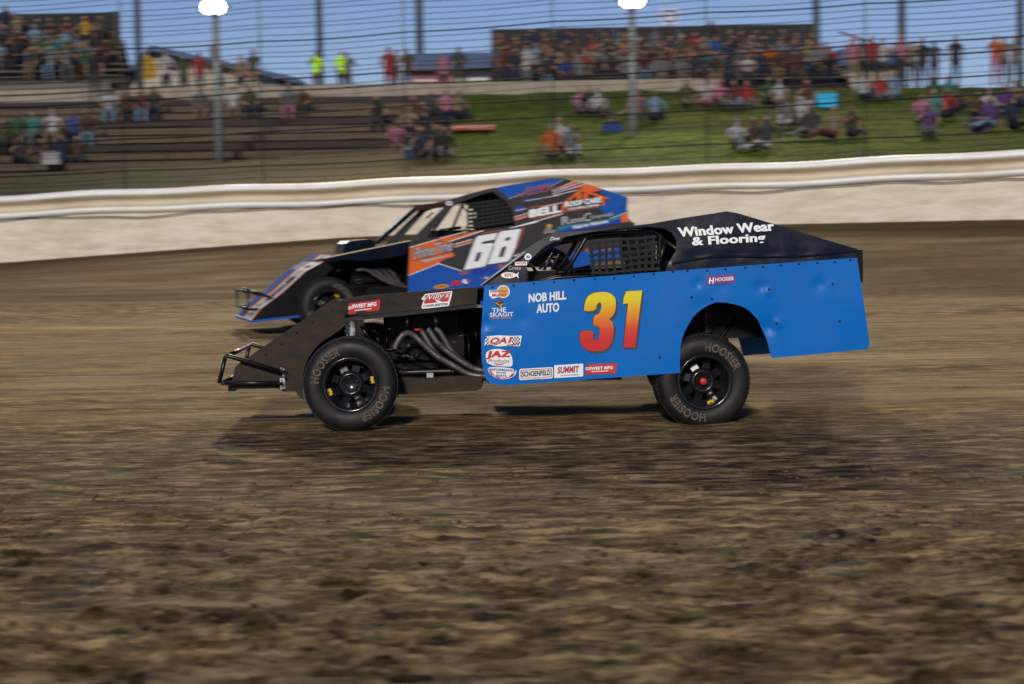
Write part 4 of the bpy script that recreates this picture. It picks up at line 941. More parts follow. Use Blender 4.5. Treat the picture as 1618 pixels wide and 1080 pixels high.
for (pts, r) in (([(390, 210), (250, 400)], .016), ([(452, 205), (375, 390)], .02), ([(440, 215), (480, 260), (492, 310), (480, 350), (455, 390)], .012), ([(770, 200), (775, 345)], .02), ([(405, 205), (600, 165)], .016)):
    b = MB(); b.tube([L(*c6(*p), .15) for p in pts], r, 8); b.build('cage_bar', frame_m, root)
for (pts, r) in (([(300, 380), (440, 360)], .02), ([(560, 330), (700, 300)], .02), ([(220, 300), (260, 265)], .012)):
    b = MB(); b.tube([L(*c6(*p), .8) for p in pts], r, 8); b.build('cage_bar', frame_m, root)
b = MB(); p = L(*c6(300, 380), .6); b.box((p.x-.1, .3, p.z-.2), (p.x+.5, W-.3, p.z)); b.build('dashboard', bkmetal, root)
nroot = None
for k in range(10):
    t = k/9; b = MB(); pts = [c6(490+280*t-8*sin(s_*3), (205-35*t)+(375-45*t-(205-35*t))*s_) for s_ in (0, .5, 1)]
    strap(b, pts, 3.2, 0.08); o = b.build('window_net' if nroot is None else 'strap', web_m, nroot or root); nroot = nroot or o
for k in range(7):
    s_ = (k+.3)/6.6; b = MB(); pts = [c6(485+285*t, (203-35*t)+(372-45*t-(203-35*t))*s_) for t in (0, .5, 1)]
    strap(b, pts, 3.2, 0.074); b.build('strap', web_m, nroot)
b = MB(); p = L(*c6(640, 330), .6); b.box((p.x, .38, .4), (p.x+.12, .9, p.z+.28)); b.box((p.x-.45, .38, .4), (p.x, .9, .52)); b.build('seat', bkmetal, root)

# ---- print of car 68: coloured vinyl shapes, then lettering
def LB(px, py, y):
    q = L(px, py, 0.0); return Vector((q.x, d68(q.x, q.z)+y-0.006, q.z))
def shape(name, m, conv, pts, y, par, **kw):
    b = MB(); add_poly(b, LB, [conv(*p) for p in pts], y, 0); return b.build(name, m, par, **kw)
def line(m, conv, p0, p1, w_, y, par):
    p0 = Vector(conv(*p0)); p1 = Vector(conv(*p1)); d = (p1-p0).normalized(); n = Vector((-d.y, d.x))*w_/2
    b = MB(); add_poly(b, LB, [p0+n, p1+n, p1-n, p0-n], y, 0); return b.build('stripe', m, par)
shape('vinyl_shape', orange, e1, ((55, 300), (380, 200), (900, 95), (870, 108), (510, 235), (530, 300), (570, 400), (440, 440), (390, 480), (38, 615)), -.003, side)
shape('vinyl_shape', blue68, e1, ((38, 625), (390, 488), (650, 575), (640, 630), (1010, 575), (1300, 540), (1300, 960), (36, 1000)), -.003, side)
line(white, e1, (55, 297), (380, 203), 1.0, -.004, side); line(white, e1, (400, 193), (720, 112), 1.0, -.004, side); line(white, e1, (510, 232), (910, 103), 1.2, -.004, side)
line(orange, e1, (535, 285), (790, 215), 2.4, -.0035, side); line(white, e1, (530, 270), (795, 200), 0.9, -.004, side); line(white, e1, (545, 303), (780, 238), 0.9, -.004, side)
line(white, e1, (38, 622), (395, 485), 1.0, -.004, side); line(white, e1, (370, 478), (655, 572), 1.1, -.004, side)
line(white, e1, (1215, 75), (1540, 0), 1.4, -.004, side); line(orange, e1, (820, 150), (1210, 78), 0.8, -.0036, side); line(orange, e1, (1260, 400), (1380, 62), 1.4, -.0036, side); line(white, e1, (1260, 402), (1435, 340), 1.4, -.004, side)
shape('vinyl_shape', blue68, lambda a_, b_: (a_, b_), ((896, 400), (1004, 384), (1005, 403), (960, 412), (906, 423)), -.003, side)
for x_ in (926, 937, 948, 959): shape('vinyl_shape', orange, lambda a_, b_: (a_, b_), ((x_, 393-(x_-926)*.08), (x_+8, 392-(x_-926)*.08), (x_+8, 396-(x_-926)*.08), (x_, 397-(x_-926)*.08)), -.0045, side)
# sail colours
shape('vinyl_shape', blue68, e2, ((-150, 165), (20, 135), (300, 90), (545, 52), (690, 62), (620, 110), (520, 160), (200, 245), (25, 295), (-20, 250), (-80, 205)), -.003, sail)
line(silver, e2, (25, 297), (210, 240), 1.0, -.004, sail); line(silver, e2, (520, 160), (690, 65), 1.0, -.004, sail)
shape('vinyl_shape', orange, e2, ((640, 175), (830, 88), (890, 98), (660, 195)), -.003, sail)
line(white, e2, (560, 200), (825, 85), 0.8, -.004, sail); line(blue68, e2, (560, 225), (920, 112), 1.6, -.0035, sail); line(white, e2, (560, 215), (905, 102), .8, -.0042, sail); line(white, e2, (560, 240), (960, 115), .9, -.0042, sail)
shape('vinyl_shape', orange, e2, ((700, 200), (960, 120), (1135, 168), (1140, 200), (1000, 220), (900, 160)), -.0032, sail)
line(white, e2, (560, 262), (870, 190), .9, -.0042, sail)
shape('vinyl_shape', blue68, e2, ((200, 310), (420, 280), (420, 290), (330, 310), (200, 335)), -.0032, sail)
shape('vinyl_shape', blue68, e2, ((1140, 175), (1300, 220), (1475, 283), (1465, 460), (1230, 530), (1260, 500), (1210, 490), (1120, 410), (1180, 370), (1250, 295), (1130, 210)), -.003, sail)
line(white, e2, (1235, 548), (1470, 462), .9, -.0042, sail)
for (a, c_, w_, m) in (((95, 520), (280, 465), .8, white), ((95, 540), (300, 485), 2.6, orange), ((100, 558), (250, 515), .8, white), ((20, 665), (680, 480), 1.3, white), ((280, 405), (650, 350), .9, orange), ((430, 400), (680, 345), .9, white), ((290, 545), (660, 480), .8, orange), ((660, 465), (1110, 400), .8, orange)):
    line(m, e2, a, c_, w_, -.0036, sail)
shape('vinyl_shape', teal, e2, ((615, 640), (1000, 580), (1390, 515), (1380, 545), (1000, 625), (640, 690)), -.0032, sail)
shape('vinyl_shape', lblue, e2, ((620, 700), (800, 630), (1240, 575), (1400, 545), (1400, 590), (900, 680), (640, 715)), -.0036, sail)
shape('vinyl_shape', orange, e2, ((1390, 505), (1475, 470), (1490, 575), (1405, 590)), -.0038, sail)
# house outline logo
shape('decal', orange, e2, ((690, 345), (905, 175), (1265, 295), (1190, 300), (1195, 378), (1160, 380), (1150, 290), (920, 210), (730, 345), (700, 460), (660, 465)), -.0045, sail, label='orange outline of a house roof')
for x in (850, 930): shape('decal', orange, e2, ((x, 235), (x+60, 228), (x+60, 300), (x, 310)), -.0045, sail)
def e2T(b, s_, x0, y0, x1, y1, h, mi, **k):
    a = e2(x0, y0); e = e2(x1, y1); T(b, s_, a[0], a[1], e[0], e[1], h/7.705, mi, loc=LB, **k)
def e1T(b, s_, x0, y0, x1, y1, h, mi, **k):
    a = e1(x0, y0); e = e1(x1, y1); T(b, s_, a[0], a[1], e[0], e[1], h/7.355, mi, loc=LB, **k)
mk('lettering', [white], lambda b: e2T(b, 'BELL', 285, 525, 650, 460, 90, 0, w_=0.09, y=-.006), sail, label='white lettering BELL')
mk('lettering', [white], lambda b: (e2T(b, 'ROOF CARE', 710, 400, 1150, 338, 62, 0, w_=0.07, y=-.006, sh=.1), e2T(b, 'CLEANING REPAIR', 740, 440, 1130, 385, 28, 0, w_=0.04, y=-.006)), sail, label='white lettering ROOF CARE')
mk('lettering', [silver], lambda b: (e2T(b, 'R', 670, 620, 770, 605, 100, 0, w_=0.03, y=-.006), e2T(b, 'amos', 775, 600, 930, 575, 50, 0, w_=0.03, y=-.006), e2T(b, 'C', 935, 580, 1025, 565, 100, 0, w_=0.03, y=-.006), e2T(b, 'hiropractic', 1025, 560, 1300, 515, 60, 0, w_=0.02, y=-.006)), sail, label='silver lettering Ramos Chiropractic')
mk('lettering', [white], lambda b: e2T(b, 'Walk-ins Welcome', 800, 670, 1235, 590, 42, 0, w_=0.03, y=-.006), sail, label='white lettering Walk-ins Welcome')
mk('lettering', [dred, white], lambda b: (e2T(b, 'Jones', 190, 250, 540, 170, 90, 0, w_=0.03, y=-.006, sh=.4), e2T(b, 'Trucking', 110, 305, 660, 190, 60, 0, w_=0.03, y=-.0062, sh=.4), e2T(b, 'excavating & hauling', 230, 335, 650, 262, 18, 1, w_=0.02, y=-.006)), sail, label='small red script lettering on the blue roof side')
mk('decal', [gold, silver], lambda b: (e2T(b, 'THE', 465, 690, 545, 682, 30, 1, w_=0.03, y=-.006), e2T(b, 'SKAGIT', 450, 725, 610, 708, 34, 1, w_=0.03, y=-.006), add_poly(b, LB, [e2(*p) for p in ell(518, 630, 34, 26)], -.005, 0)), sail, label='small gold and silver THE SKAGIT decal')
mk('decal', [lblue, silver], lambda b: (add_poly(b, LB, [e2(*p) for p in ell(160, 425, 55, 45)], -.005, 0), add_poly(b, LB, [e2(*p) for p in ((110, 435), (240, 410), (240, 425), (110, 452))], -.006, 1)), sail, label='round blue decal with a pale bar')
mk('lettering', [silver, black], lambda b: (e1T(b, 'PrimeTime', 88, 455, 560, 340, 150, 1, w_=0.09, y=-.0055, sh=.25), e1T(b, 'PrimeTime', 95, 445, 550, 335, 138, 0, w_=0.03, y=-.0065, sh=.25), add_poly(b, LB, [e1(*p) for p in ((160, 445), (260, 435), (560, 375), (420, 420), (230, 470))], -.006, 0)), side, label='silver script lettering PrimeTime')
# 68 numerals
six = [(680, 560), (820, 190), (850, 165), (1075, 128), (1040, 205), (900, 232), (880, 262), (1005, 245), (1025, 262), (940, 500), (915, 520)]
sixh = [(835, 360), (892, 350), (855, 455), (800, 465)]
eight = [(960, 495), (1035, 290), (1025, 270), (1095, 130), (1120, 112), (1345, 80), (1290, 255), (1290, 275), (1215, 440), (1185, 462)]
e_h1 = [(1170, 185), (1230, 175), (1210, 215), (1155, 225)]; e_h2 = [(1125, 295), (1180, 285), (1140, 405), (1080, 415)]
def grow(pts, k):
    cx = sum(p[0] for p in pts)/len(pts); cy = sum(p[1] for p in pts)/len(pts)
    return [(p[0]+k*(1 if p[0] > cx else -1), p[1]+k*(1 if p[1] > cy else -1)) for p in pts]
def num68(b):
    for p_ in (six, eight): add_poly(b, LB, [e1(*p) for p in grow(p_, 24)], -.0042, 2); add_poly(b, LB, [e1(*p) for p in grow(p_, 13)], -.005, 1); add_poly(b, LB, [e1(*p) for p in p_], -.006, 0)
    for h in (sixh, e_h1, e_h2): add_poly(b, LB, [e1(*p) for p in h], -.007, 1); add_poly(b, LB, [e1(*p) for p in grow(h, -9)], -.0078, 2)
mk('number', [white, mat('deep teal blue vinyl', (.01, .07, .16), .4), char68], num68, side, label='large white number 68 outlined in blue')
mk('lettering', [dred, lblue], lambda b: (add_poly(b, LB, [e1(*p) for p in ((640, 580), (1190, 475), (1180, 560), (640, 630))], -.0042, 1), e1T(b, 'GUNDERSON', 640, 625, 1170, 530, 50, 0, w_=0.07, y=-.006)), side, label='red lettering GUNDERSON')
for (cx, cy, rx, ry, m) in ((750, 685, 85, 35, white), (590, 712, 55, 30, red), (420, 752, 90, 25, gold), (900, 655, 60, 20, white)):
    mk('decal', [m, red], lambda b: (add_poly(b, LB, [e1(*p) for p in ell(cx, cy, rx, ry, rot=-.12)], -.0045, 0), add_poly(b, LB, [e1(*p) for p in ell(cx, cy, rx*.6, ry*.35, rot=-.12)], -.0055, 1)), side)
mk('decal', [white, lblue], lambda b: (add_poly(b, LB, [c6(*p) for p in ell(362, 206, 20, 14)], -.004, 0), add_poly(b, LB, [c6(*p) for p in ell(362, 206, 10, 7)], -.005, 1)), sail)
b = MB(); b.lathe([(0.0, -0.006), (0.012, -0.005), (0.014, 0.004)], (0, 0, 0), 8); o0 = None
for p in (c6(1468, 232), c6(435, 405), c6(150, 452), c6(700, 362)):
    q = LB(*p, -.006); o0 = b.build('bolt', black, side) if o0 is None else dup(o0, side); o0.location = q

# ================================================================== people
SK = {}
def skin_mesh(name, joints, edges, subdiv=1):
    """joints: name -> (pos, radius, region); region of a face is that of its nearest bone"""
    names = list(joints); bm_ = bpy.data.meshes.new('tmp')
    bm_.from_pydata([joints[n][0] for n in names], [(names.index(a), names.index(b)) for a, b in edges], [])
    ob = bpy.data.objects.new('tmp', bm_); COL.objects.link(ob)
    md = ob.modifiers.new('s', 'SKIN'); sv = bm_.skin_vertices[0].data
    for i, n in enumerate(names):
        r = joints[n][1]; sv[i].radius = (r if isinstance(r, tuple) else (r, r)); sv[i].use_root = (i == 0)
    sd = ob.modifiers.new('d', 'SUBSURF'); sd.levels = subdiv; sd.render_levels = subdiv
    dg = bpy.context.evaluated_depsgraph_get(); me = bpy.data.meshes.new_from_object(ob.evaluated_get(dg)); me.name = name
    bpy.data.objects.remove(ob); bpy.data.meshes.remove(bm_)
    segs = [(Vector(joints[a][0]), Vector(joints[b][0]), joints[b][2], (joints[a][1] if not isinstance(joints[a][1], tuple) else joints[a][1][0])) for a, b in edges]
    me.materials.clear()
    for _ in range(5): me.materials.append(suit_m)
    hd = Vector(joints['head'][0])
    for p in me.polygons:
        c_ = p.center; best = 1e9; reg = 0
        for a, b_, rg, r in segs:
            ab = b_-a; t = max(0, min(1, (c_-a).dot(ab)/ab.length_squared)); d = (c_-(a+ab*t)).length - r*0.5
            if d < best: best = d; reg = rg
        if reg == 0 and (c_.z > hd.z+0.035 or (c_.y > hd.y+0.03 and c_.z > hd.z-0.05)) and (c_-hd).length < 0.2: reg = 3   # hair or cap
        p.material_index = reg; p.use_smooth = True
    return me
# regions: 0 skin, 1 shirt, 2 trousers, 3 hair/cap, 4 shoes.  People face -Y (towards the track)
def human(pose, arms=0, lean_=0.0):
    if pose == 'stand':
        J = {'pelvis': ((0, 0, 0.93), (.15, .11), 2), 'waist': ((0, 0, 1.08), (.14, .10), 1), 'chest': ((0, 0, 1.30), (.18, .12), 1), 'neckb': ((0, 0, 1.45), (.08, .07), 1), 'neck': ((0, 0, 1.51), .055, 0), 'head': ((0, -.015, 1.62), (.085, .10), 0), 'crown': ((0, 0, 1.70), (.07, .08), 0),
             'hipl': ((-.09, 0, .86), .09, 2), 'kneel': ((-.10, -.02, .48), .06, 2), 'ankl': ((-.11, .02, .09), .045, 2), 'toel': ((-.12, -.12, .04), .04, 4), 'hipr': ((.09, 0, .86), .09, 2), 'kneer': ((.11, -.02, .48), .06, 2), 'ankr': ((.13, .02, .09), .045, 2), 'toer': ((.15, -.12, .04), .04, 4),
             'shl': ((-.20, 0, 1.40), .06, 1), 'shr': ((.20, 0, 1.40), .06, 1)}
        if arms == 0: J.update({'ell': ((-.26, .03, 1.12), .042, 0), 'hal': ((-.24, -.08, .86), .03, 0), 'elr': ((.26, .03, 1.12), .042, 0), 'har': ((.24, -.08, .86), .03, 0)})
        elif arms == 1: J.update({'ell': ((-.28, .0, 1.14), .042, 1), 'hal': ((-.08, -.18, 1.16), .03, 0), 'elr': ((.28, .0, 1.14), .042, 1), 'har': ((.08, -.2, 1.20), .03, 0)})
        else: J.update({'ell': ((-.27, .05, 1.12), .042, 1), 'hal': ((-.15, -.05, .98), .03, 0), 'elr': ((.30, -.05, 1.20), .042, 0), 'har': ((.12, -.20, 1.50), .03, 0)})
    else:
        k = 0.0
        J = {'pelvis': ((0, 0, 0.11), (.16, .13), 2), 'waist': ((0, -.01-lean_*.3, .26), (.15, .12), 1), 'chest': ((0, -.03-lean_, .47), (.18, .12), 1), 'neckb': ((0, -.05-lean_*1.5, .62), (.08, .07), 1), 'neck': ((0, -.06-lean_*1.6, .68), .055, 0), 'head': ((0, -.09-lean_*1.8, .79), (.085, .10), 0), 'crown': ((0, -.07-lean_*1.8, .87), (.07, .08), 0),
             'shl': ((-.20, -.05-lean_*1.3, .57), .06, 1), 'shr': ((.20, -.05-lean_*1.3, .57), .06, 1)}
        if pose == 'bench':
            J.update({'hipl': ((-.10, -.08, .10), .09, 2), 'kneel': ((-.13, -.46, .12), .062, 2), 'ankl': ((-.13, -.44, -.34), .045, 2), 'toel': ((-.14, -.57, -.39), .04, 4), 'hipr': ((.10, -.08, .10), .09, 2), 'kneer': ((.14, -.46, .12), .062, 2), 'ankr': ((.12, -.42, -.34), .045, 2), 'toer': ((.14, -.55, -.39), .04, 4)})
        elif pose == 'ground':
            J.update({'hipl': ((-.10, -.08, .10), .09, 2), 'kneel': ((-.14, -.40, .32), .06, 2), 'ankl': ((-.12, -.66, .05), .045, 2), 'toel': ((-.13, -.78, .06), .04, 4), 'hipr': ((.10, -.08, .10), .09, 2), 'kneer': ((.15, -.44, .20), .06, 2), 'ankr': ((.13, -.80, .05), .045, 2), 'toer': ((.15, -.90, .08), .04, 4)})
        elif pose == 'recline':
            J.update({'hipl': ((-.10, -.08, .10), .09, 2), 'kneel': ((-.44, -.30, .16), .06, 2), 'ankl': ((-.85, -.32, .05), .045, 2), 'toel': ((-.95, -.34, .10), .04, 4), 'hipr': ((-.02, -.12, .10), .09, 2), 'kneer': ((-.36, -.38, .22), .06, 2), 'ankr': ((-.72, -.42, .05), .045, 2), 'toer': ((-.82, -.44, .08), .04, 4)})
        if arms == 0: J.update({'ell': ((-.27, -.14-lean_, .36), .042, 1), 'hal': ((-.12, -.38-lean_, .22), .03, 0), 'elr': ((.27, -.14-lean_, .36), .042, 1), 'har': ((.12, -.38-lean_, .22), .03, 0)})
        elif arms == 1: J.update({'ell': ((-.26, -.18-lean_, .38), .042, 0), 'hal': ((-.08, -.26-lean_, .58), .03, 0), 'elr': ((.28, -.10-lean_, .34), .042, 0), 'har': ((.16, -.36-lean_, .26), .03, 0)})
        else: J.update({'ell': ((-.29, .02, .34), .042, 1), 'hal': ((-.34, .14, .08), .03, 0), 'elr': ((.29, .02, .34), .042, 1), 'har': ((.34, .14, .08), .03, 0)})
    E = [('pelvis', 'waist'), ('waist', 'chest'), ('chest', 'neckb'), ('neckb', 'neck'), ('neck', 'head'), ('head', 'crown'), ('pelvis', 'hipl'), ('hipl', 'kneel'), ('kneel', 'ankl'), ('ankl', 'toel'),
         ('pelvis', 'hipr'), ('hipr', 'kneer'), ('kneer', 'ankr'), ('ankr', 'toer'), ('chest', 'shl'), ('shl', 'ell'), ('ell', 'hal'), ('chest', 'shr'), ('shr', 'elr'), ('elr', 'har')]
    return skin_mesh('person', J, E)
HM = {}
for pose, variants in (('stand', ((0, 0), (1, 0), (2, 0))), ('bench', ((0, .04), (1, .0), (0, .16), (2, -.02))), ('ground', ((0, .05), (1, .0), (2, -.03))), ('recline', ((2, -.05),))):
    HM[pose] = [human(pose, a, l) for a, l in variants]
PC = {'white': (.62, .62, .63), 'black': (.02, .02, .022), 'dark grey': (.06, .06, .065), 'grey': (.22, .22, .23), 'red': (.45, .03, .03), 'orange': (.75, .14, .02), 'yellow': (.70, .42, .02), 'blue': (.03, .09, .35), 'navy': (.015, .025, .08),
      'light blue': (.25, .42, .60), 'green': (.03, .14, .05), 'teal': (.06, .28, .26), 'pink': (.60, .22, .33), 'maroon': (.14, .02, .025), 'brown': (.10, .055, .03), 'tan': (.34, .25, .16), 'olive': (.09, .09, .04), 'purple': (.15, .06, .25), 'lime': (.45, .85, .02), 'cyan': (.02, .40, .70)}
def cm(c_): return mat('cloth '+c_, tuple(v*(1.0 if c_ in ('lime', 'cyan') else 0.5) for v in PC[c_]), 0.85)  # most colours halved: dim light on the crowd painted into the cloth
skins = [('a', mat('skin light', (.30, .165, .115), .6)), ('b', mat('skin tan', (.23, .12, .08), .6)), ('c', mat('skin brown', (.16, .08, .05), .6))]  # skin tones lowered too, painting in the weak light on spectators
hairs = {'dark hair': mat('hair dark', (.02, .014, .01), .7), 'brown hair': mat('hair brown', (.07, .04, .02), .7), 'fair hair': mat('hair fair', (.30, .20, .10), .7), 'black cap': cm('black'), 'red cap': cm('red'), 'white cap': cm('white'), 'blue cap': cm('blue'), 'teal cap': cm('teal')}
LABELS = {}
def person(loc, pose, shirt, pants, where, hair=None, grp=None, rz=None, variant=None, scale=1.0, act=None):
    me = HM[pose][variant if variant is not None else random.randrange(len(HM[pose]))]
    o = bpy.data.objects.new('person', me); COL.objects.link(o); o.location = loc
    o.rotation_euler = (0, 0, rz if rz is not None else random.uniform(-.35, .35)); s_ = scale*random.uniform(.94, 1.05); o.scale = (s_*random.choice((1, -1)) if pose != 'recline' else s_, s_, s_)
    hair = hair or random.choices(list(hairs), [5, 4, 2, 2, .7, 1, 1, .2])[0]
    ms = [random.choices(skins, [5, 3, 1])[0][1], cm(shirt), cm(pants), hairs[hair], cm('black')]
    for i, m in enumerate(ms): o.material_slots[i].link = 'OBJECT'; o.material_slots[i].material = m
    act = act or {'stand': 'standing', 'bench': 'sitting', 'ground': 'sitting on the ground', 'recline': 'reclining'}[pose]
    o['_p'] = (shirt, pants, hair, act, where); lab = f'{shirt}{where}'
    o['label'] = lab; o['category'] = 'person'; o['group'] = grp or 'spectators around the track'
    LABELS.setdefault(lab, []).append(o); return o

# ================================================================== terrace, low wall, hill people
m_step = mat('terrace earth', (0.062, 0.048, 0.032), 0.9, dirt=0.6, dirtcol=(0.055, 0.042, 0.03), dscale=3, bump=0.02, bscale=6, stretch=(.4, 1, 1))  # terrace colours kept dark to paint in the floodlight that misses it
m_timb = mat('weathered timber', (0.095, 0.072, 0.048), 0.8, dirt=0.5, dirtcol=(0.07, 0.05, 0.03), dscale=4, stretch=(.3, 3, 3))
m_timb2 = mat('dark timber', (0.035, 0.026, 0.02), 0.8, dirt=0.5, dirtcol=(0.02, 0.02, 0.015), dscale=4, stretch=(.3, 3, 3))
ter = thing('terrace', 'stepped earth and timber terrace rising behind the rail on the left', 'terrace', (-12, 49, 3.0))
NS = 10; steps = []
for k in range(NS):
    y0 = 49.5+k*1.05; zt0 = 3.12+0.285*k
    steps.append((y0, zt0)); b = MB(); xr = terr_edge + 0.25*sin(k*2.3)
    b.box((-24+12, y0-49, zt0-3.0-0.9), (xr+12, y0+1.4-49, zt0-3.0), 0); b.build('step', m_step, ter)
    x = -24.0
    while x < xr-0.5:
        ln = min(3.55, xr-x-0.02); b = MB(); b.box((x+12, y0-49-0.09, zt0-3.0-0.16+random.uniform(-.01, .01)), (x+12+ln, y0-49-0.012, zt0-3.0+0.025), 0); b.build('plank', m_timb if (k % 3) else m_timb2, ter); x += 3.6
def step_at(py, px):
    """nearest terrace step whose tread shows at pixel row py"""
    best = min(range(NS), key=lambda k: abs(pix(Vector(((px-809)/F*steps[k][0], steps[k][0]+.5, steps[k][1])))[1]-py)); return best
def pix(p):
    d = p-CAM; zc_ = d.dot(c_f); return 809+F*d.dot(c_r)/zc_, 540-F*d.dot(c_u)/zc_
m_low = mat('pale low wall', (0.30, 0.27, 0.215), 0.85, dirt=0.6, dirtcol=(0.16, 0.12, 0.08), dscale=2)
lw = thing('low_wall', 'low pale concrete wall along the top of the terrace and lawn', 'wall', (-8, 60.6, 5.7)); x = -26.0
while x < 6.2:
    b = MB(); b.box((x+8, -0.15, -0.5), (x+8+2.98, 0.15, 0.52-0.0)); b.build('wall_panel', m_low, lw); x += 3.0

def seat_at(px, py, pose, shirt, pants, where, **k):
    p = hit(px, py)
    if p.x < terr_edge and p.y > 49:
        s_ = step_at(py, px); y_ = steps[s_][0]+0.5; q = U(px, py, y_); p = Vector((q.x, y_, steps[s_][1]))
        if pose == 'ground': pose = 'bench' if s_ > 0 else 'ground'; p = Vector((p.x, steps[s_][0]+0.12, steps[s_][1]))
        if pose == 'bench' and s_ < 2: pose = 'ground'; p = Vector((p.x, y_+0.4, steps[s_][1]))
    else: p.z = float(hill_z(np.array(p.x), np.array(p.y)))
    return person(p, pose, shirt, pants, where, **k)
G1 = 'people sitting on the terrace steps'
for a in [(28, 262, 'ground', 'dark grey', 'black', 'black cap'), (92, 258, 'ground', 'navy', 'navy', 'fair hair'), (118, 256, 'ground', 'brown', 'dark grey', 'dark hair'), (35, 226, 'ground', 'green', 'brown', 'brown hair'), (60, 222, 'ground', 'teal', 'grey', 'dark hair'),
          (90, 218, 'ground', 'white', 'tan', 'fair hair'), (122, 214, 'ground', 'blue', 'navy', 'brown hair'), (148, 214, 'ground', 'brown', 'light blue', 'fair hair'), (12, 230, 'ground', 'olive', 'black', 'brown hair'),
          (178, 182, 'ground', 'white', 'light blue', 'dark hair'), (205, 180, 'ground', 'brown', 'black', 'dark hair'), (228, 180, 'ground', 'maroon', 'light blue', 'brown hair'), (250, 180, 'ground', 'dark grey', 'navy', 'fair hair'), (322, 182, 'ground', 'grey', 'tan', 'brown hair'),
          (372, 180, 'ground', 'white', 'tan', 'dark hair'), (396, 181, 'ground', 'olive', 'navy', 'black cap'), (462, 182, 'ground', 'grey', 'pink', 'fair hair'), (486, 182, 'ground', 'brown', 'dark grey', 'dark hair'),
          (598, 196, 'ground', 'black', 'dark grey', 'red cap'), (627, 236, 'ground', 'pink', 'tan', 'brown hair'), (648, 208, 'ground', 'tan', 'navy', 'dark hair'), (655, 196, 'ground', 'brown', 'black', 'blue cap'), (672, 226, 'ground', 'black', 'black', 'dark hair'),
          (690, 250, 'ground', 'dark grey', 'navy', 'brown hair'), (668, 252, 'ground', 'navy', 'brown', 'dark hair'), (702, 252, 'ground', 'black', 'grey', 'black cap'), (682, 184, 'ground', 'dark grey', 'black', 'fair hair'), (706, 186, 'ground', 'pink', 'navy', 'fair hair'), (724, 188, 'ground', 'tan', 'navy', 'brown hair')]:
    seat_at(a[0], a[1], a[2], a[3], a[4], 'on the terrace' if a[0] < 560 else 'where the terrace meets the lawn', hair=a[5], grp=G1)
person(Vector((U(152, 150, 59.5).x, 59.3, steps[-1][1])), 'stand', 'black', 'dark grey', 'on the top terrace step', hair='dark hair', grp=G1, variant=0)
G2 = 'people on the grass bank'
for a in [(872, 250, 'ground', 'orange', 'tan', 'teal cap'), (886, 238, 'ground', 'white', 'tan', 'fair hair'), (902, 250, 'ground', 'grey', 'white', 'brown hair'), (915, 182, 'ground', 'pink', 'grey', 'fair hair'), (932, 182, 'ground', 'black', 'black', 'dark hair'), (945, 186, 'ground', 'white', 'dark grey', 'brown hair'),
          (1008, 188, 'recline', 'pink', 'tan', 'brown hair'), (1034, 192, 'ground', 'light blue', 'navy', 'fair hair'), (1162, 238, 'ground', 'white', 'grey', 'blue cap'), (1192, 236, 'ground', 'brown', 'black', 'dark hair'), (1212, 238, 'recline', 'dark grey', 'white', 'dark hair'),
          (1085, 170, 'ground', 'olive', 'tan', 'brown hair'), (1118, 170, 'ground', 'white', 'pink', 'dark hair'), (1135, 172, 'ground', 'pink', 'grey', 'brown hair'), (1160, 172, 'ground', 'maroon', 'light blue', 'dark hair'), (1180, 172, 'ground', 'red', 'grey', 'brown hair'), (1215, 166, 'ground', 'green', 'black', 'dark hair'),
          (1244, 202, 'ground', 'grey', 'white', 'fair hair'), (1262, 200, 'ground', 'white', 'grey', 'white cap'), (1282, 218, 'recline', 'dark grey', 'grey', 'dark hair'), (1318, 220, 'recline', 'tan', 'maroon', 'brown hair'), (1345, 218, 'ground', 'brown', 'dark grey', 'dark hair'),
          (1455, 196, 'ground', 'pink', 'navy', 'dark hair'), (1476, 192, 'ground', 'teal', 'grey', 'brown hair'), (1494, 188, 'ground', 'red', 'navy', 'dark hair'), (1512, 176, 'ground', 'olive', 'navy', 'brown hair'), (1475, 166, 'ground', 'green', 'green', 'dark hair'), (1497, 164, 'ground', 'teal', 'black', 'fair hair'),
          (1540, 192, 'ground', 'brown', 'black', 'black cap'), (1562, 188, 'ground', 'white', 'grey', 'brown hair'), (1585, 182, 'ground', 'purple', 'black', 'dark hair'), (1604, 172, 'ground', 'tan', 'navy', 'fair hair'), (1466, 216, 'ground', 'purple', 'grey', 'dark hair'), (1565, 204, 'recline', 'purple', 'light blue', 'brown hair'), (1600, 206, 'ground', 'navy', 'black', 'dark hair'),
          (1365, 160, 'ground', 'white', 'navy', 'brown hair'), (1390, 160, 'ground', 'red', 'grey', 'dark hair'), (1410, 158, 'ground', 'light blue', 'light blue', 'fair hair'), (1232, 168, 'ground', 'white', 'tan', 'brown hair'), (1275, 172, 'ground', 'brown', 'white', 'dark hair')]:
    seat_at(a[0], a[1], a[2], a[3], a[4], 'on the grass bank', hair=a[5], grp=G2)
G3 = 'people standing along the top of the bank'
def stand_top(px, head_y, D, shirt, pants, where, hair, variant=None, rz=None):
    q = U(px, head_y, D); person(Vector((q.x, D, 5.8)), 'stand', shirt, pants, where, hair=hair, grp=G3, variant=variant, rz=rz)
W2 = 'behind the low wall'
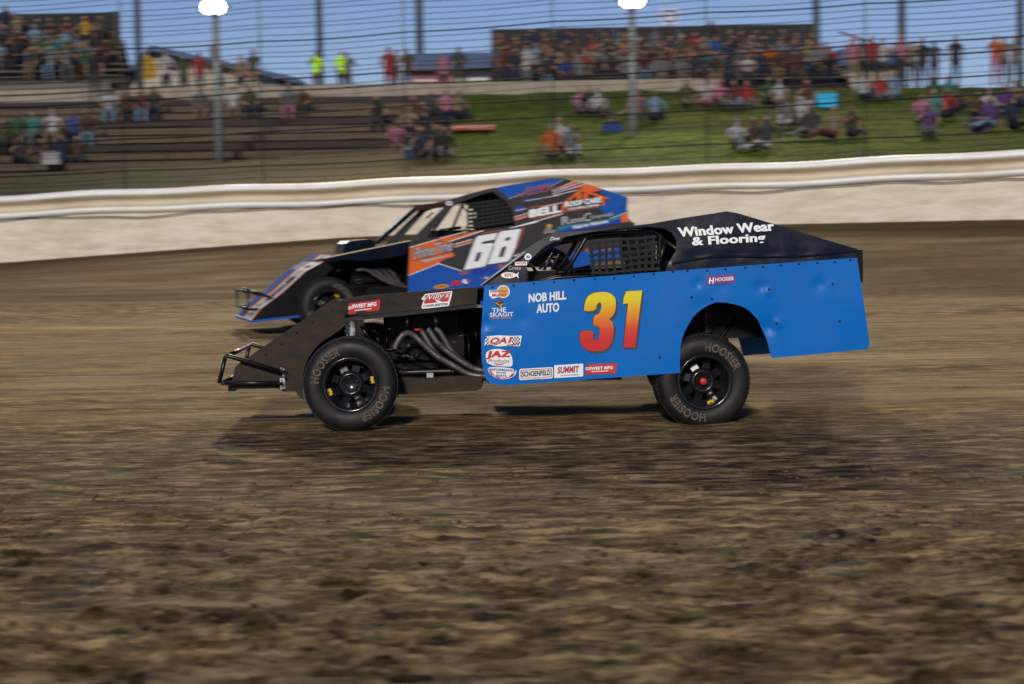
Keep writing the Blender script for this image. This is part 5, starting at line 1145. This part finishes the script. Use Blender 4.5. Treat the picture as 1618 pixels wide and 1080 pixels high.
for a in [(400, 100, 61.6, 'olive', 'tan', 'brown hair'), (380, 100, 62.6, 'tan', 'navy', 'fair hair'), (500, 95, 61.5, 'lime', 'brown', 'dark hair'), (539, 95, 61.5, 'lime', 'dark grey', 'fair hair'), (548, 90, 62.8, 'grey', 'tan', 'brown hair'), (614, 95, 61.6, 'red', 'red', 'brown hair'),
          (627, 80, 62.4, 'white', 'white', 'fair hair'), (643, 85, 61.5, 'brown', 'brown', 'dark hair'), (724, 90, 61.6, 'dark grey', 'olive', 'red cap'), (700, 95, 62.6, 'pink', 'navy', 'fair hair'), (315, 100, 61.6, 'red', 'grey', 'brown hair'), (290, 100, 62.2, 'olive', 'dark grey', 'dark hair'),
          (262, 100, 61.6, 'white', 'navy', 'dark hair'), (345, 100, 62.5, 'grey', 'black', 'dark hair'), (815, 110, 61.6, 'black', 'navy', 'black cap'), (800, 110, 61.9, 'maroon', 'navy', 'dark hair'), (832, 110, 61.7, 'white', 'grey', 'brown hair')]:
    stand_top(*a[:5], W2, a[5])
for a in [(1424, 85, 60.6, 'pink', 'black', 'fair hair'), (1442, 85, 61.0, 'tan', 'dark grey', 'brown hair'), (1457, 95, 61.0, 'black', 'black', 'dark hair'), (1476, 95, 61.2, 'dark grey', 'black', 'brown hair'), (1510, 95, 61.0, 'black', 'navy', 'dark hair'), (1573, 95, 60.7, 'orange', 'pink', 'brown hair'),
          (1586, 95, 61.0, 'tan', 'brown', 'dark hair'), (1604, 98, 61.2, 'grey', 'grey', 'dark hair'), (1395, 98, 61.4, 'white', 'dark grey', 'brown hair'), (1378, 98, 61.0, 'red', 'black', 'dark hair'), (1348, 88, 61.0, 'pink', 'tan', 'fair hair'), (1362, 88, 61.5, 'dark grey', 'olive', 'dark hair')]:
    stand_top(*a[:5], 'at the top of the grass bank', a[5])
# things lying on the bank
def ground_thing(px, py):
    p = hit(px, py); p.z = float(hill_z(np.array(p.x), np.array(p.y))); return p
m_blk = mat('striped blanket cloth', (0.42, 0.06, 0.06), 0.9); m_blk2 = mat('pale blanket stripe', (0.55, 0.36, 0.33), 0.9)
p = ground_thing(748, 208); b = MB()
for i in range(7): b.box((-0.62+i*0.005, -0.6+i*0.17, 0.02+0.03*i+0.012*sin(i*2)), (0.62, -0.6+i*0.17+0.165, 0.04+0.03*i), i % 2)
o = b.build('blanket', [m_blk, m_blk2]); o.location = p; tag(o, 'red and white striped blanket spread on the grass left of the light mast', 'blanket')
def cooler(px, py, body, lid, label):
    p = ground_thing(px, py); t = thing('cooler_box', label, 'cooler', p, random.uniform(-.2, .2)); t.scale = (.75, .75, .75) if px < 1290 or px > 1320 else (1, 1, 1)
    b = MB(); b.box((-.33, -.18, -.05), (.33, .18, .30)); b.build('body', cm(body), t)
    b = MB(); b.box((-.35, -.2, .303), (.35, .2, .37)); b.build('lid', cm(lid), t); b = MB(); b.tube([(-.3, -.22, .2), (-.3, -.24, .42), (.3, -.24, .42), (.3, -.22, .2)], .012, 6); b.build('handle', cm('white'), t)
cooler(655, 250, 'blue', 'white', 'blue cooler box with white lid at the foot of the lawn by a pink shirt'); cooler(83, 258, 'white', 'white', 'white cooler box low on the terrace at far left')
cooler(968, 208, 'blue', 'navy', 'blue cooler box alone on the lawn near the light mast'); cooler(1304, 168, 'cyan', 'cyan', 'bright cyan box at the top of the lawn')
cooler(1548, 206, 'purple', 'purple', 'purple bag shaped box on the lawn at far right')

# ================================================================== grandstands
m_bk = mat('dark stand cladding', (0.018, 0.017, 0.018), 0.8, var=0.4, dscale=2); m_st = mat('stand steel', (0.10, 0.09, 0.08), 0.6); m_deck = mat('stand plank', (0.10, 0.075, 0.055), 0.7, var=.4, dscale=3)
def grandstand(label, x0, x1, y0, z0, rows, pitch, rise, back, panel_w, where, group, occ, side_left=None, side_right=None, pxr=None):
    X1 = x1
    t = thing('grandstand', label, 'grandstand', ((x0+x1)/2, y0, 5.8)); ox, oy, oz = (x0+x1)/2, y0, 5.8
    ord_ = ['first', 'second', 'third', 'fourth', 'fifth', 'sixth', 'seventh', 'eighth', 'ninth']
    for r in range(rows):
        yy = y0+r*pitch; zz = z0+r*rise
        if pxr: x1 = U(pxr-r*1.5, 60, yy).x
        b = MB(); b.box((x0-ox, yy+0.30-oy, zz+0.40-oz), (x1-ox, yy+0.62-oy, zz+0.45-oz)); b.build('seat_plank', m_deck, t)
        b = MB(); b.box((x0-ox, yy-0.25-oy, zz-0.04-oz), (x1-ox, yy+0.26-oy, zz-oz)); b.build('foot_plank', m_deck, t)
        b = MB(); b.box((x0-ox, yy+0.66-oy, zz-0.3-oz), (x1-ox, yy+0.69-oy, zz+0.38-oz)); b.build('riser_panel', m_bk, t)
        x = x0+0.35
        while x < x1-0.3:
            if random.random() < occ:
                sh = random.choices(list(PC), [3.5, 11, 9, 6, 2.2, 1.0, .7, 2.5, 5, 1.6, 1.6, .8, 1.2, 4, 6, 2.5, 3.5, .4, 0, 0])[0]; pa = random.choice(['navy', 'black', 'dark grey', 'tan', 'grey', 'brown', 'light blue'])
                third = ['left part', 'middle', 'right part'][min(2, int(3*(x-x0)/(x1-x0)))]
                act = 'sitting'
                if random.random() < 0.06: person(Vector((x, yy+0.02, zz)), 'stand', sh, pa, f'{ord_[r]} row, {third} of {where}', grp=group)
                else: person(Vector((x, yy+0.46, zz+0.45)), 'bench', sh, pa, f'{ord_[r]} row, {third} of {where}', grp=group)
            x += random.uniform(0.50, 0.66)
    yb = y0+rows*pitch+0.15; b0 = x0
    if pxr: x1 = U(pxr-9, 60, yb).x
    while b0 < x1-0.05:
        b = MB(); xe = min(b0+panel_w, x1); b.box((b0-ox, yb-oy, -0.2), (xe-0.02-ox, yb+0.08-oy, back-oz)); b.build('back_panel', m_bk, t); b0 += panel_w
    for k, xx in enumerate(np.linspace(x0+0.1, x1-0.1, max(3, int((x1-x0)/3)))):
        b = MB(); b.tube([(xx-ox, yb-0.1-oy, -0.3), (xx-ox, yb-0.1-oy, back-oz+0.03)], 0.05, 6); b.tube([(xx-ox, y0-0.2-oy, z0-0.05-oz), (xx-ox, yb-0.1-oy, z0+rows*rise-0.1-oz)], 0.05, 6); b.build('support', m_st, t)
    for sx in (side_left, side_right):
        if sx is not None:
            b = MB(); b.add([(sx-ox, y0-0.3-oy, -0.3), (sx-ox, yb-oy, -0.3), (sx-ox, yb-oy, back-oz), (sx-ox, y0-0.3-oy, z0+0.9-oz), (sx+.05-ox, y0-0.3-oy, -0.3), (sx+.05-ox, yb-oy, -0.3), (sx+.05-ox, yb-oy, back-oz), (sx+.05-ox, y0-0.3-oy, z0+0.9-oz)],
                [(0, 1, 2, 3), (7, 6, 5, 4), (0, 4, 5, 1), (1, 5, 6, 2), (2, 6, 7, 3), (3, 7, 4, 0)]); b.build('side_panel', m_bk, t)
    return t
xR0 = U(775, 100, 66).x; xR1 = U(1322, 100, 66).x
grandstand('long packed grandstand with dark back wall above the green bank', xR0, xR1, 62.6, 5.95, 8, 0.95, 0.205, 8.98, 2.4, 'right grandstand', 'spectators in the right grandstand', 0.80)
xL1 = U(198, 80, 65).x
grandstand('tall dark grandstand full of people at the upper left', xL1-9.5, xL1, 62.6, 6.62, 6, 0.80, 0.28, 9.55, 2.4, 'left grandstand', 'spectators in the left grandstand', 0.82, pxr=199)
b = MB(); q = U(208, 133, 62.2); b.box((-10, 0, 0), (q.x+0.15, 0.12, 0.52)); 
o = b.build('fascia_board', mat('white fascia paint', (.55, .58, .62), .6)); o.location = (0, 62.1, 6.12); o.data.transform(Matrix.Translation((-4, 0, 0)) @ Matrix.Scale(1, 4)) if False else None
tag(o, 'long white board along the foot of the left grandstand', 'board')
for v in o.data.vertices:
    if v.co.x < -9: v.co.x = xL1-9.5
# support boxes under the left stand
b = MB(); b.box((xL1-9.5, 0, 0), (xL1, 3.0, 0.9)); o = b.build('plinth', m_st); o.location = (0, 62.35, 5.75); tag(o, 'dark base box under the left grandstand behind the white board', 'plinth')

# ================================================================== buildings far behind
m_roofb = mat('blue sheet roof', (0.012, 0.055, 0.16), 0.5); m_bwall = mat('beige cladding', (0.42, 0.38, 0.30), 0.8); m_bwhite = mat('white cladding', (0.60, 0.62, 0.66), 0.7); m_glass = mat('dark window glass', (0.02, 0.03, 0.05), 0.1)
def gable(label, x0, x1, y, ze, zr, xr, wallm, D2=6.0, roofc=m_roofb, bands=None):
    t = thing('building', label, 'building', ((x0+x1)/2, y, 5.8)); ox = (x0+x1)/2
    b = MB(); b.add([(x0-ox, 0, -1), (x1-ox, 0, -1), (x1-ox, 0, ze-5.8), (xr-ox, 0, zr-5.8), (x0-ox, 0, ze-5.8), (x0-ox, D2, -1), (x1-ox, D2, -1), (x1-ox, D2, ze-5.8), (xr-ox, D2, zr-5.8), (x0-ox, D2, ze-5.8)],
        [(0, 1, 2, 3, 4), (9, 8, 7, 6, 5), (1, 6, 7, 2), (0, 4, 9, 5)]); b.build('wall', wallm, t)
    for (xa, xb, za, zb) in ((x0-.5, xr, ze, zr), (xr, x1+.5, zr, ze)):
        b = MB(); dz = 0.28; b.add([(xa-ox, -.6, za-5.8+.02), (xb-ox, -.6, zb-5.8+.02), (xb-ox, D2+.3, zb-5.8+.02), (xa-ox, D2+.3, za-5.8+.02), (xa-ox, -.6, za-5.8+dz), (xb-ox, -.6, zb-5.8+dz), (xb-ox, D2+.3, zb-5.8+dz), (xa-ox, D2+.3, za-5.8+dz)],
            [(0, 3, 2, 1), (4, 5, 6, 7), (0, 1, 5, 4), (1, 2, 6, 5), (2, 3, 7, 6), (3, 0, 4, 7)]); b.build('roof', roofc, t)
    return t, ox
D = 84; xa, xb = U(205, 80, D).x, U(455, 80, D).x; xr = U(242, 80, D).x; zr = U(242, 82, D).z; ze = U(455, 134, D).z
t, ox = gable('beige building with a blue gable roof behind the low wall on the left', xa, xb, D, ze, zr, xr, m_bwall)
for (p0, p1, y0, y1) in ((256, 282, 98, 110), (410, 440, 120, 132)):
    u1, u2 = U(p0, y0, D), U(p1, y1, D); b = MB(); b.box((u1.x-ox, -.06, u2.z-5.8), (u2.x-ox, -.012, u1.z-5.8)); b.build('window', m_glass, t)
D = 78; xa, xb = U(646, 100, D).x, U(785, 100, D).x; zt1 = U(700, 86, D).z; zt2 = U(700, 111, D).z
t = thing('building', 'white kiosk with a deep blue roof fascia beside the right grandstand', 'building', ((xa+xb)/2, D, 5.8)); ox = (xa+xb)/2
b = MB(); b.box((xa-ox+.3, 0, -1), (xb-ox-.3, 5, zt2-5.8)); b.build('wall', m_bwhite, t); b = MB(); b.box((xa-ox, -.7, zt2-5.8+.003), (xb-ox, 5.5, zt1-5.8)); b.build('roof', m_roofb, t)
u1, u2 = U(652, 114, D), U(716, 137, D); b = MB(); b.box((u1.x-ox, -.1, u2.z-5.8), (u2.x-ox, -.012, u1.z-5.8)); ban = b.build('banner', mat('red banner', (.50, .10, .10), .6), t)
b = MB()
for (y_, ws) in ((118, 8), (125, 5), (131, 8)):
    for k in range(ws): a = U(655+k*7.2, y_, D); b.box((a.x-ox, -.104, a.z-5.8-.10), (a.x-ox+.13, -.101, a.z-5.8))
b.build('banner_print', m_bwhite, ban, kind='stuff')
u1, u2 = U(728, 116, D), U(740, 150, D); b = MB(); b.box((u1.x-ox, -.05, u2.z-5.8), (u2.x-ox, -.012, u1.z-5.8)); b.build('door', m_low, t)
D = 80; xa, xb = U(1322, 90, D).x, U(1440, 90, D).x; z1, z2 = U(1380, 78, D).z, U(1380, 104, D).z
t = thing('building', 'small building with a blue roof just right of the right grandstand', 'building', ((xa+xb)/2, D, 5.8)); ox = (xa+xb)/2
b = MB(); b.box((xa-ox+.2, 0, -1), (xb-ox-.2, 4, z2-5.8)); b.build('wall', m_bwall, t); b = MB(); b.box((xa-ox, -.5, z2-5.8+.003), (xb-ox, 4.4, z1-5.8)); b.build('roof', m_roofb, t)
b = MB(); a = U(1330, 52, D); b.tube([(xa-ox, -.6, a.z-5.8), (U(1400, 75, D).x-ox, -.6, z1-5.8)], .05, 5); b.build('brace', m_st, t)
# yellow feather banner
D = 66; a, c_ = U(232, 130, D), U(230, 82, D); t = thing('feather_banner', 'yellow feather banner standing right of the left grandstand', 'banner', (a.x, D, 5.8))
b = MB(); b.tube([(-.12, 0, 0), (-.14, 0, 2.0), (0.0, 0, c_.z-5.8+.1)], .02, 6); b.build('pole', m_st, t)
b = MB(); h1 = a.z-5.8+.1; h2 = c_.z-5.8
b.add([(-.1, 0, h1), (.32, .03, h1+.05), (.36, 0, (h1+h2)/2), (.22, -.02, h2-.25), (-.02, 0, h2), (-.12, 0, (h1+h2)/2), (-.1, .012, h1), (.32, .042, h1+.05), (.36, .012, (h1+h2)/2), (.22, -.008, h2-.25), (-.02, .012, h2), (-.12, .012, (h1+h2)/2)],
      [(0, 1, 2, 3, 4, 5), (11, 10, 9, 8, 7, 6)]+[(i, i+6, (i+1) % 6+6, (i+1) % 6) for i in range(6)]); b.build('cloth', cm('yellow'), t)

# ================================================================== masts and sign
m_pole = mat('galvanised mast', (0.20, 0.215, 0.21), 0.6, var=.3, dscale=2); m_poled = mat('dark wooden mast', (0.10, 0.11, 0.14), 0.8, var=.4, dscale=2)
m_lamp = mat('lit floodlight glass', (1, 1, 1), .3, emit=(0.86, 1.0, 0.92), estr=30)
def light_mast(px, ytop, D, label, watts):
    q = U(px, ytop, D); z0 = float(hill_z(np.array(q.x), np.array(D)))-0.3
    t = thing('light_mast', label, 'light mast', (q.x, D, z0)); h = q.z-z0
    b = MB(); b.tube([(0, 0, 0), (0, 0, h*.5), (0, 0, h+.2)], [.12, .105, .085], 12); b.build('pole', m_pole, t)
    b = MB(); b.tube([(-.42, -.08, h), (.42, -.08, h)], .035, 6); b.build('crossarm', m_st, t)
    for k in (-.8, .8):
        b = MB(); mt = Matrix.Translation((k*.14, -.24, h)) @ Matrix.Rotation(radians(-75), 4, 'X')
        b.lathe([(.0, .10), (.08, .10), (.16, .0), (.20, -.08)], (0, 0, 0), 16, axis='z', mtx=mt); hd_ = b.build('lamp_head', m_st, t)
        b = MB(); b.lathe([(.0, -.09), (.10, -.085), (.195, -.07)], (0, 0, 0), 16, axis='z', mtx=mt); b.build('lamp_glass', m_lamp, hd_)
    b = MB(); b.box((-.16, -.14, h-1.35), (.10, -.095, h-1.05)); b.build('junction_box', m_st, t)
    ld = bpy.data.lights.new('lamp', 'SPOT'); ld.energy = watts; ld.spot_size = radians(150); ld.shadow_soft_size = .3; ld.color = (.9, 1, .93)
    lo = bpy.data.objects.new('lamp', ld); COL.objects.link(lo); lo.parent = t; lo.location = (0, -.75, h-.15); lo.rotation_euler = (radians(-55), 0, 0)
light_mast(340, 12, 50, 'tall grey light mast with lit floodlights above the terrace on the left', 350)
light_mast(998, 2, 50, 'tall grey light mast with lit floodlights above the green bank', 350)
def tall_mast(px, D, r, m, label, h=26, head=False):
    q = U(px, 60, D); t = thing('tall_mast', label, 'mast', (q.x, D, 5.5))
    b = MB(); b.tube([(0, 0, 0), (0, 0, h/2), (0, 0, h)], [r, r*.85, r*.6], 12); b.build('pole', m, t)
    b = MB(); b.tube([(-1.6, 0, h-.5), (1.6, 0, h-.5)], .07, 6); b.build('crossarm', m_st, t)
    for k in range(6):
        mt = Matrix.Translation((-1.45+k*.58, -.3, h-.5)) @ Matrix.Rotation(radians(-60), 4, 'X')
        b = MB(); b.lathe([(0, .15), (.1, .15), (.22, 0), (.25, -.12)], (0, 0, 0), 14, axis='z', mtx=mt); hd_ = b.build('lamp_head', m_st, t)
        b = MB(); b.lathe([(0, -.10), (.24, -.10)], (0, 0, 0), 14, axis='z', mtx=mt); b.build('lamp_glass', m_lamp if head else m_st, hd_)
    if head:
        ld = bpy.data.lights.new('lamp', 'SPOT'); ld.energy = head; ld.spot_size = radians(50); ld.spot_blend = .6; ld.shadow_soft_size = 2.2; ld.color = (1, .80, .54)
        lo = bpy.data.objects.new('lamp', ld); COL.objects.link(lo); tgt = Vector((0.5, 13, 0)); src = Vector((q.x, D-1.2, 5.5+h-.6))
        lo.location = src; lo.rotation_euler = (tgt-src).to_track_quat('-Z', 'Y').to_euler()
for (px, D, r, m, lab, h, head) in ((218, 74, .14, m_poled, 'dark mast rising just right of the left grandstand', 22, False), (505, 70, .13, m_poled, 'mast with floodlights behind the two people in lime tops', 27, 80000), (663, 82, .19, m_poled, 'thick dark mast behind the blue roofed kiosk', 24, False),
        (1290, 80, .17, m_poled, 'dark mast rising behind the right end of the right grandstand', 25, 50000), (1425, 76, .17, m_poled, 'dark mast rising behind the people at the right end of the bank', 24, False), (1612, 70, .14, m_poled, 'dark mast at the right edge of the picture', 22, False)):
    tall_mast(px, D, r, m, lab, h, head)
D = 78; a, c_ = U(1045, 38, D), U(1072, 13, D); t = thing('sign', 'small white and blue square sign high above the right grandstand', 'sign', ((a.x+c_.x)/2, D, 5.5)); ox = (a.x+c_.x)/2
b = MB(); b.tube([(0, .05, 0), (0, .05, c_.z-5.5)], .05, 8); b.build('pole', m_st, t)
b = MB(); b.box((a.x-ox, -.03, a.z-5.5), (c_.x-ox, .03, c_.z-5.5)); sb = b.build('sign_board', m_bwhite, t)
b = MB(); w_ = c_.x-a.x; zc_ = (a.z+c_.z)/2-5.5
b.box((-w_*.28, -.036, zc_+.17), (w_*.28, -.033, zc_+.26)); b.box((-w_*.28, -.036, zc_-.26), (w_*.28, -.033, zc_-.17)); b.box((-w_*.38, -.036, zc_-.17), (-w_*.26, -.033, zc_+.17)); b.box((w_*.26, -.036, zc_-.17), (w_*.38, -.033, zc_+.17)); b.build('symbol', lblue, sb, kind='stuff')

# ================================================================== drivers
def driver(car, x, z, y, label, shell):
    me = skin_mesh('driver', {'pelvis': ((0, 0, .1), (.15, .13), 1), 'waist': ((0, 0, .26), (.14, .12), 1), 'chest': ((0, 0, .46), (.18, .13), 1), 'neck': ((0, -.01, .64), .06, 1), 'head': ((0, -.03, .76), .09, 0), 'crown': ((0, -.03, .84), .08, 0), 'hipl': ((-.1, -.08, .1), .09, 1), 'kneel': ((-.13, -.48, .22), .07, 1), 'ankl': ((-.1, -.85, .06), .05, 1),
          'hipr': ((.1, -.08, .1), .09, 1), 'kneer': ((.13, -.48, .22), .07, 1), 'ankr': ((.1, -.85, .06), .05, 1), 'shl': ((-.2, 0, .54), .07, 1), 'ell': ((-.26, -.2, .34), .05, 1), 'hal': ((-.13, -.44, .42), .035, 1), 'shr': ((.2, 0, .54), .07, 1), 'elr': ((.26, -.2, .34), .05, 1), 'har': ((.13, -.44, .42), .035, 1)},
          [('pelvis', 'waist'), ('waist', 'chest'), ('chest', 'neck'), ('neck', 'head'), ('head', 'crown'), ('pelvis', 'hipl'), ('hipl', 'kneel'), ('kneel', 'ankl'), ('pelvis', 'hipr'), ('hipr', 'kneer'), ('kneer', 'ankr'), ('chest', 'shl'), ('shl', 'ell'), ('ell', 'hal'), ('chest', 'shr'), ('shr', 'elr'), ('elr', 'har')])
    o = bpy.data.objects.new('person', me); COL.objects.link(o)
    o.matrix_world = car.mw @ Matrix.Translation((x, y, z)) @ Matrix.Rotation(-pi/2, 4, 'Z')
    tag(o, label, 'person', 'racing drivers')
    b = MB(); prof = [(0.0, .17), (.06, .16), (.11, .12), (.14, .04), (.14, -.04), (.12, -.12), (.10, -.13)]; b.lathe(prof, (0, -.03, .80), 24, axis='z'); h = b.build('helmet', shell, o)
    b = MB(); vs = []
    for k in range(9):
        a_ = -pi/2-1.0+2.0*k/8
        for zz in (-.03, .055): vs.append((.146*cos(a_), -.03+.146*sin(a_), .80+zz))
    b.add(vs, [(2*k, 2*k+2, 2*k+3, 2*k+1) for k in range(8)], smooth=True); b.build('visor', visor_m, h)
    for sx in (-1, 1):
        b = MB(); b.tube([(sx*.13, -.40, .41), (sx*.125, -.46, .43), (sx*.11, -.52, .47)], [.04, .05, .03], 8); b.build('glove', cm('white') if sx < 0 else cm('black'), o)
driver(A, A.L(*c7(1215, 400), .6).x, 0.58, 0.64, 'driver in black suit and pale helmet behind the window net of car 31', helm_m)
driver(B, B.L(*c6(640, 330), .6).x-0.08, 0.53, 0.62, 'driver in dark suit and black helmet inside car 68', visor_m)

# every spectator gets the shortest label that is his or hers alone
allp = [o for l in LABELS.values() for o in l]
info = {}
for o in allp:
    row = [q for q in allp if q is not o and abs(q.location.y-o.location.y) < .6]
    lf = [q for q in row if q.location.x < o.location.x]; rt = [q for q in row if q.location.x > o.location.x]
    l_ = max(lf, key=lambda q: q.location.x)['_p'][0] if lf else None; r_ = min(rt, key=lambda q: q.location.x)['_p'][0] if rt else None
    sh, pa, ha, ac, wh = o['_p']; c_ = []
    st = '' if 'row' in wh else ac+' '
    c_.append(f'person in {sh} top, {pa} trousers, {ha}, {st}{wh}')
    if l_: c_.append(f'person in {sh} top, {ha}, {st}{wh}, right of {l_} top')
    if r_: c_.append(f'person in {sh} top, {ha}, {st}{wh}, left of {r_} top')
    if l_ and r_: c_.append(f'person in {sh} top, {wh}, between {l_} top and {r_} top')
    if l_ and r_: c_.append(f'person in {sh} top, {pa} trousers, {wh}, between {l_} and {r_}')
    info[o.name] = [x for x in c_ if len(x.split()) <= 16] or [f'person in {sh} top, {pa} trousers, {wh}']
from collections import Counter
for lv in range(5):
    cnt = Counter(v[min(lv, len(v)-1)] for v in info.values()); 
    for o in allp:
        v = info[o.name]; x = v[min(lv, len(v)-1)]
        if cnt[x] == 1 and not o.get('_ok'): o['label'] = x; o['_ok'] = 1
used = set()
for o in allp:
    if not o.get('_ok'):
        x = info[o.name][0]
        if x in used:            # a last pair of look-alikes: give one of them a teal cap
            h_ = o['_p'][2]; o.material_slots[3].material = hairs['teal cap']; x = x.replace(h_, 'teal cap') if h_ in x else x.replace(' trousers', ' trousers, teal cap')
        used.add(x); o['label'] = x
    if '_ok' in o: del o['_ok']
for o in allp: del o['_p']

# ================================================================== loose clods on the track
ico = bmesh.new(); bmesh.ops.create_icosphere(ico, subdivisions=1, radius=1.0)
iv = np.array([v.co[:] for v in ico.verts]); fi = np.array([[v.index for v in f.verts] for f in ico.faces]); ico.free()
n = 9000; cy = 5.2+9.5*RNG.rand(n)**1.25; cx = (RNG.rand(n)*2-1)*(0.32*cy+0.8)
keep = (vnoise(cx*0.9, cy*2.4, 201)+0.5*vnoise(cx*3, cy*5, 202) > -0.15) & (cy < 10.8+RNG.rand(n)*1.5); cx = cx[keep]; cy = cy[keep]; n = len(cx)
jj = np.searchsorted(yd, cy); czz = np.array([Z[j, int(np.argmin(abs(X[j]-x)))] for j, x in zip(jj, cx)])
sz_ = 0.005+0.018*RNG.rand(n)**3; sc3 = sz_[:, None]*(0.7+0.7*RNG.rand(n, 3))*np.array([1.5, 1, .7])
ang = RNG.rand(n)*6.28; V_ = iv[None]*(1+0.35*(RNG.rand(n, len(iv), 1)-.5))*sc3[:, None, :]
ca, sa = np.cos(ang)[:, None], np.sin(ang)[:, None]
vx = V_[..., 0]*ca-V_[..., 1]*sa+cx[:, None]; vy = V_[..., 0]*sa+V_[..., 1]*ca+cy[:, None]; vz = V_[..., 2]+(czz+sc3[:, 2]*0.3)[:, None]
me = bpy.data.meshes.new('dirt_clods'); me.from_pydata(np.stack([vx, vy, vz], -1).reshape(-1, 3).tolist(), [], (fi[None]+(np.arange(n)*len(iv))[:, None, None]).reshape(-1, 3).tolist())
m_clod = mat('loose clay clod', (0.21, 0.155, 0.09), 0.95, spec=0.1, dirt=0.8, dirtcol=(0.07, 0.048, 0.026), dscale=3.5)
me.materials.append(m_clod); link('dirt_clods', me, kind='stuff')
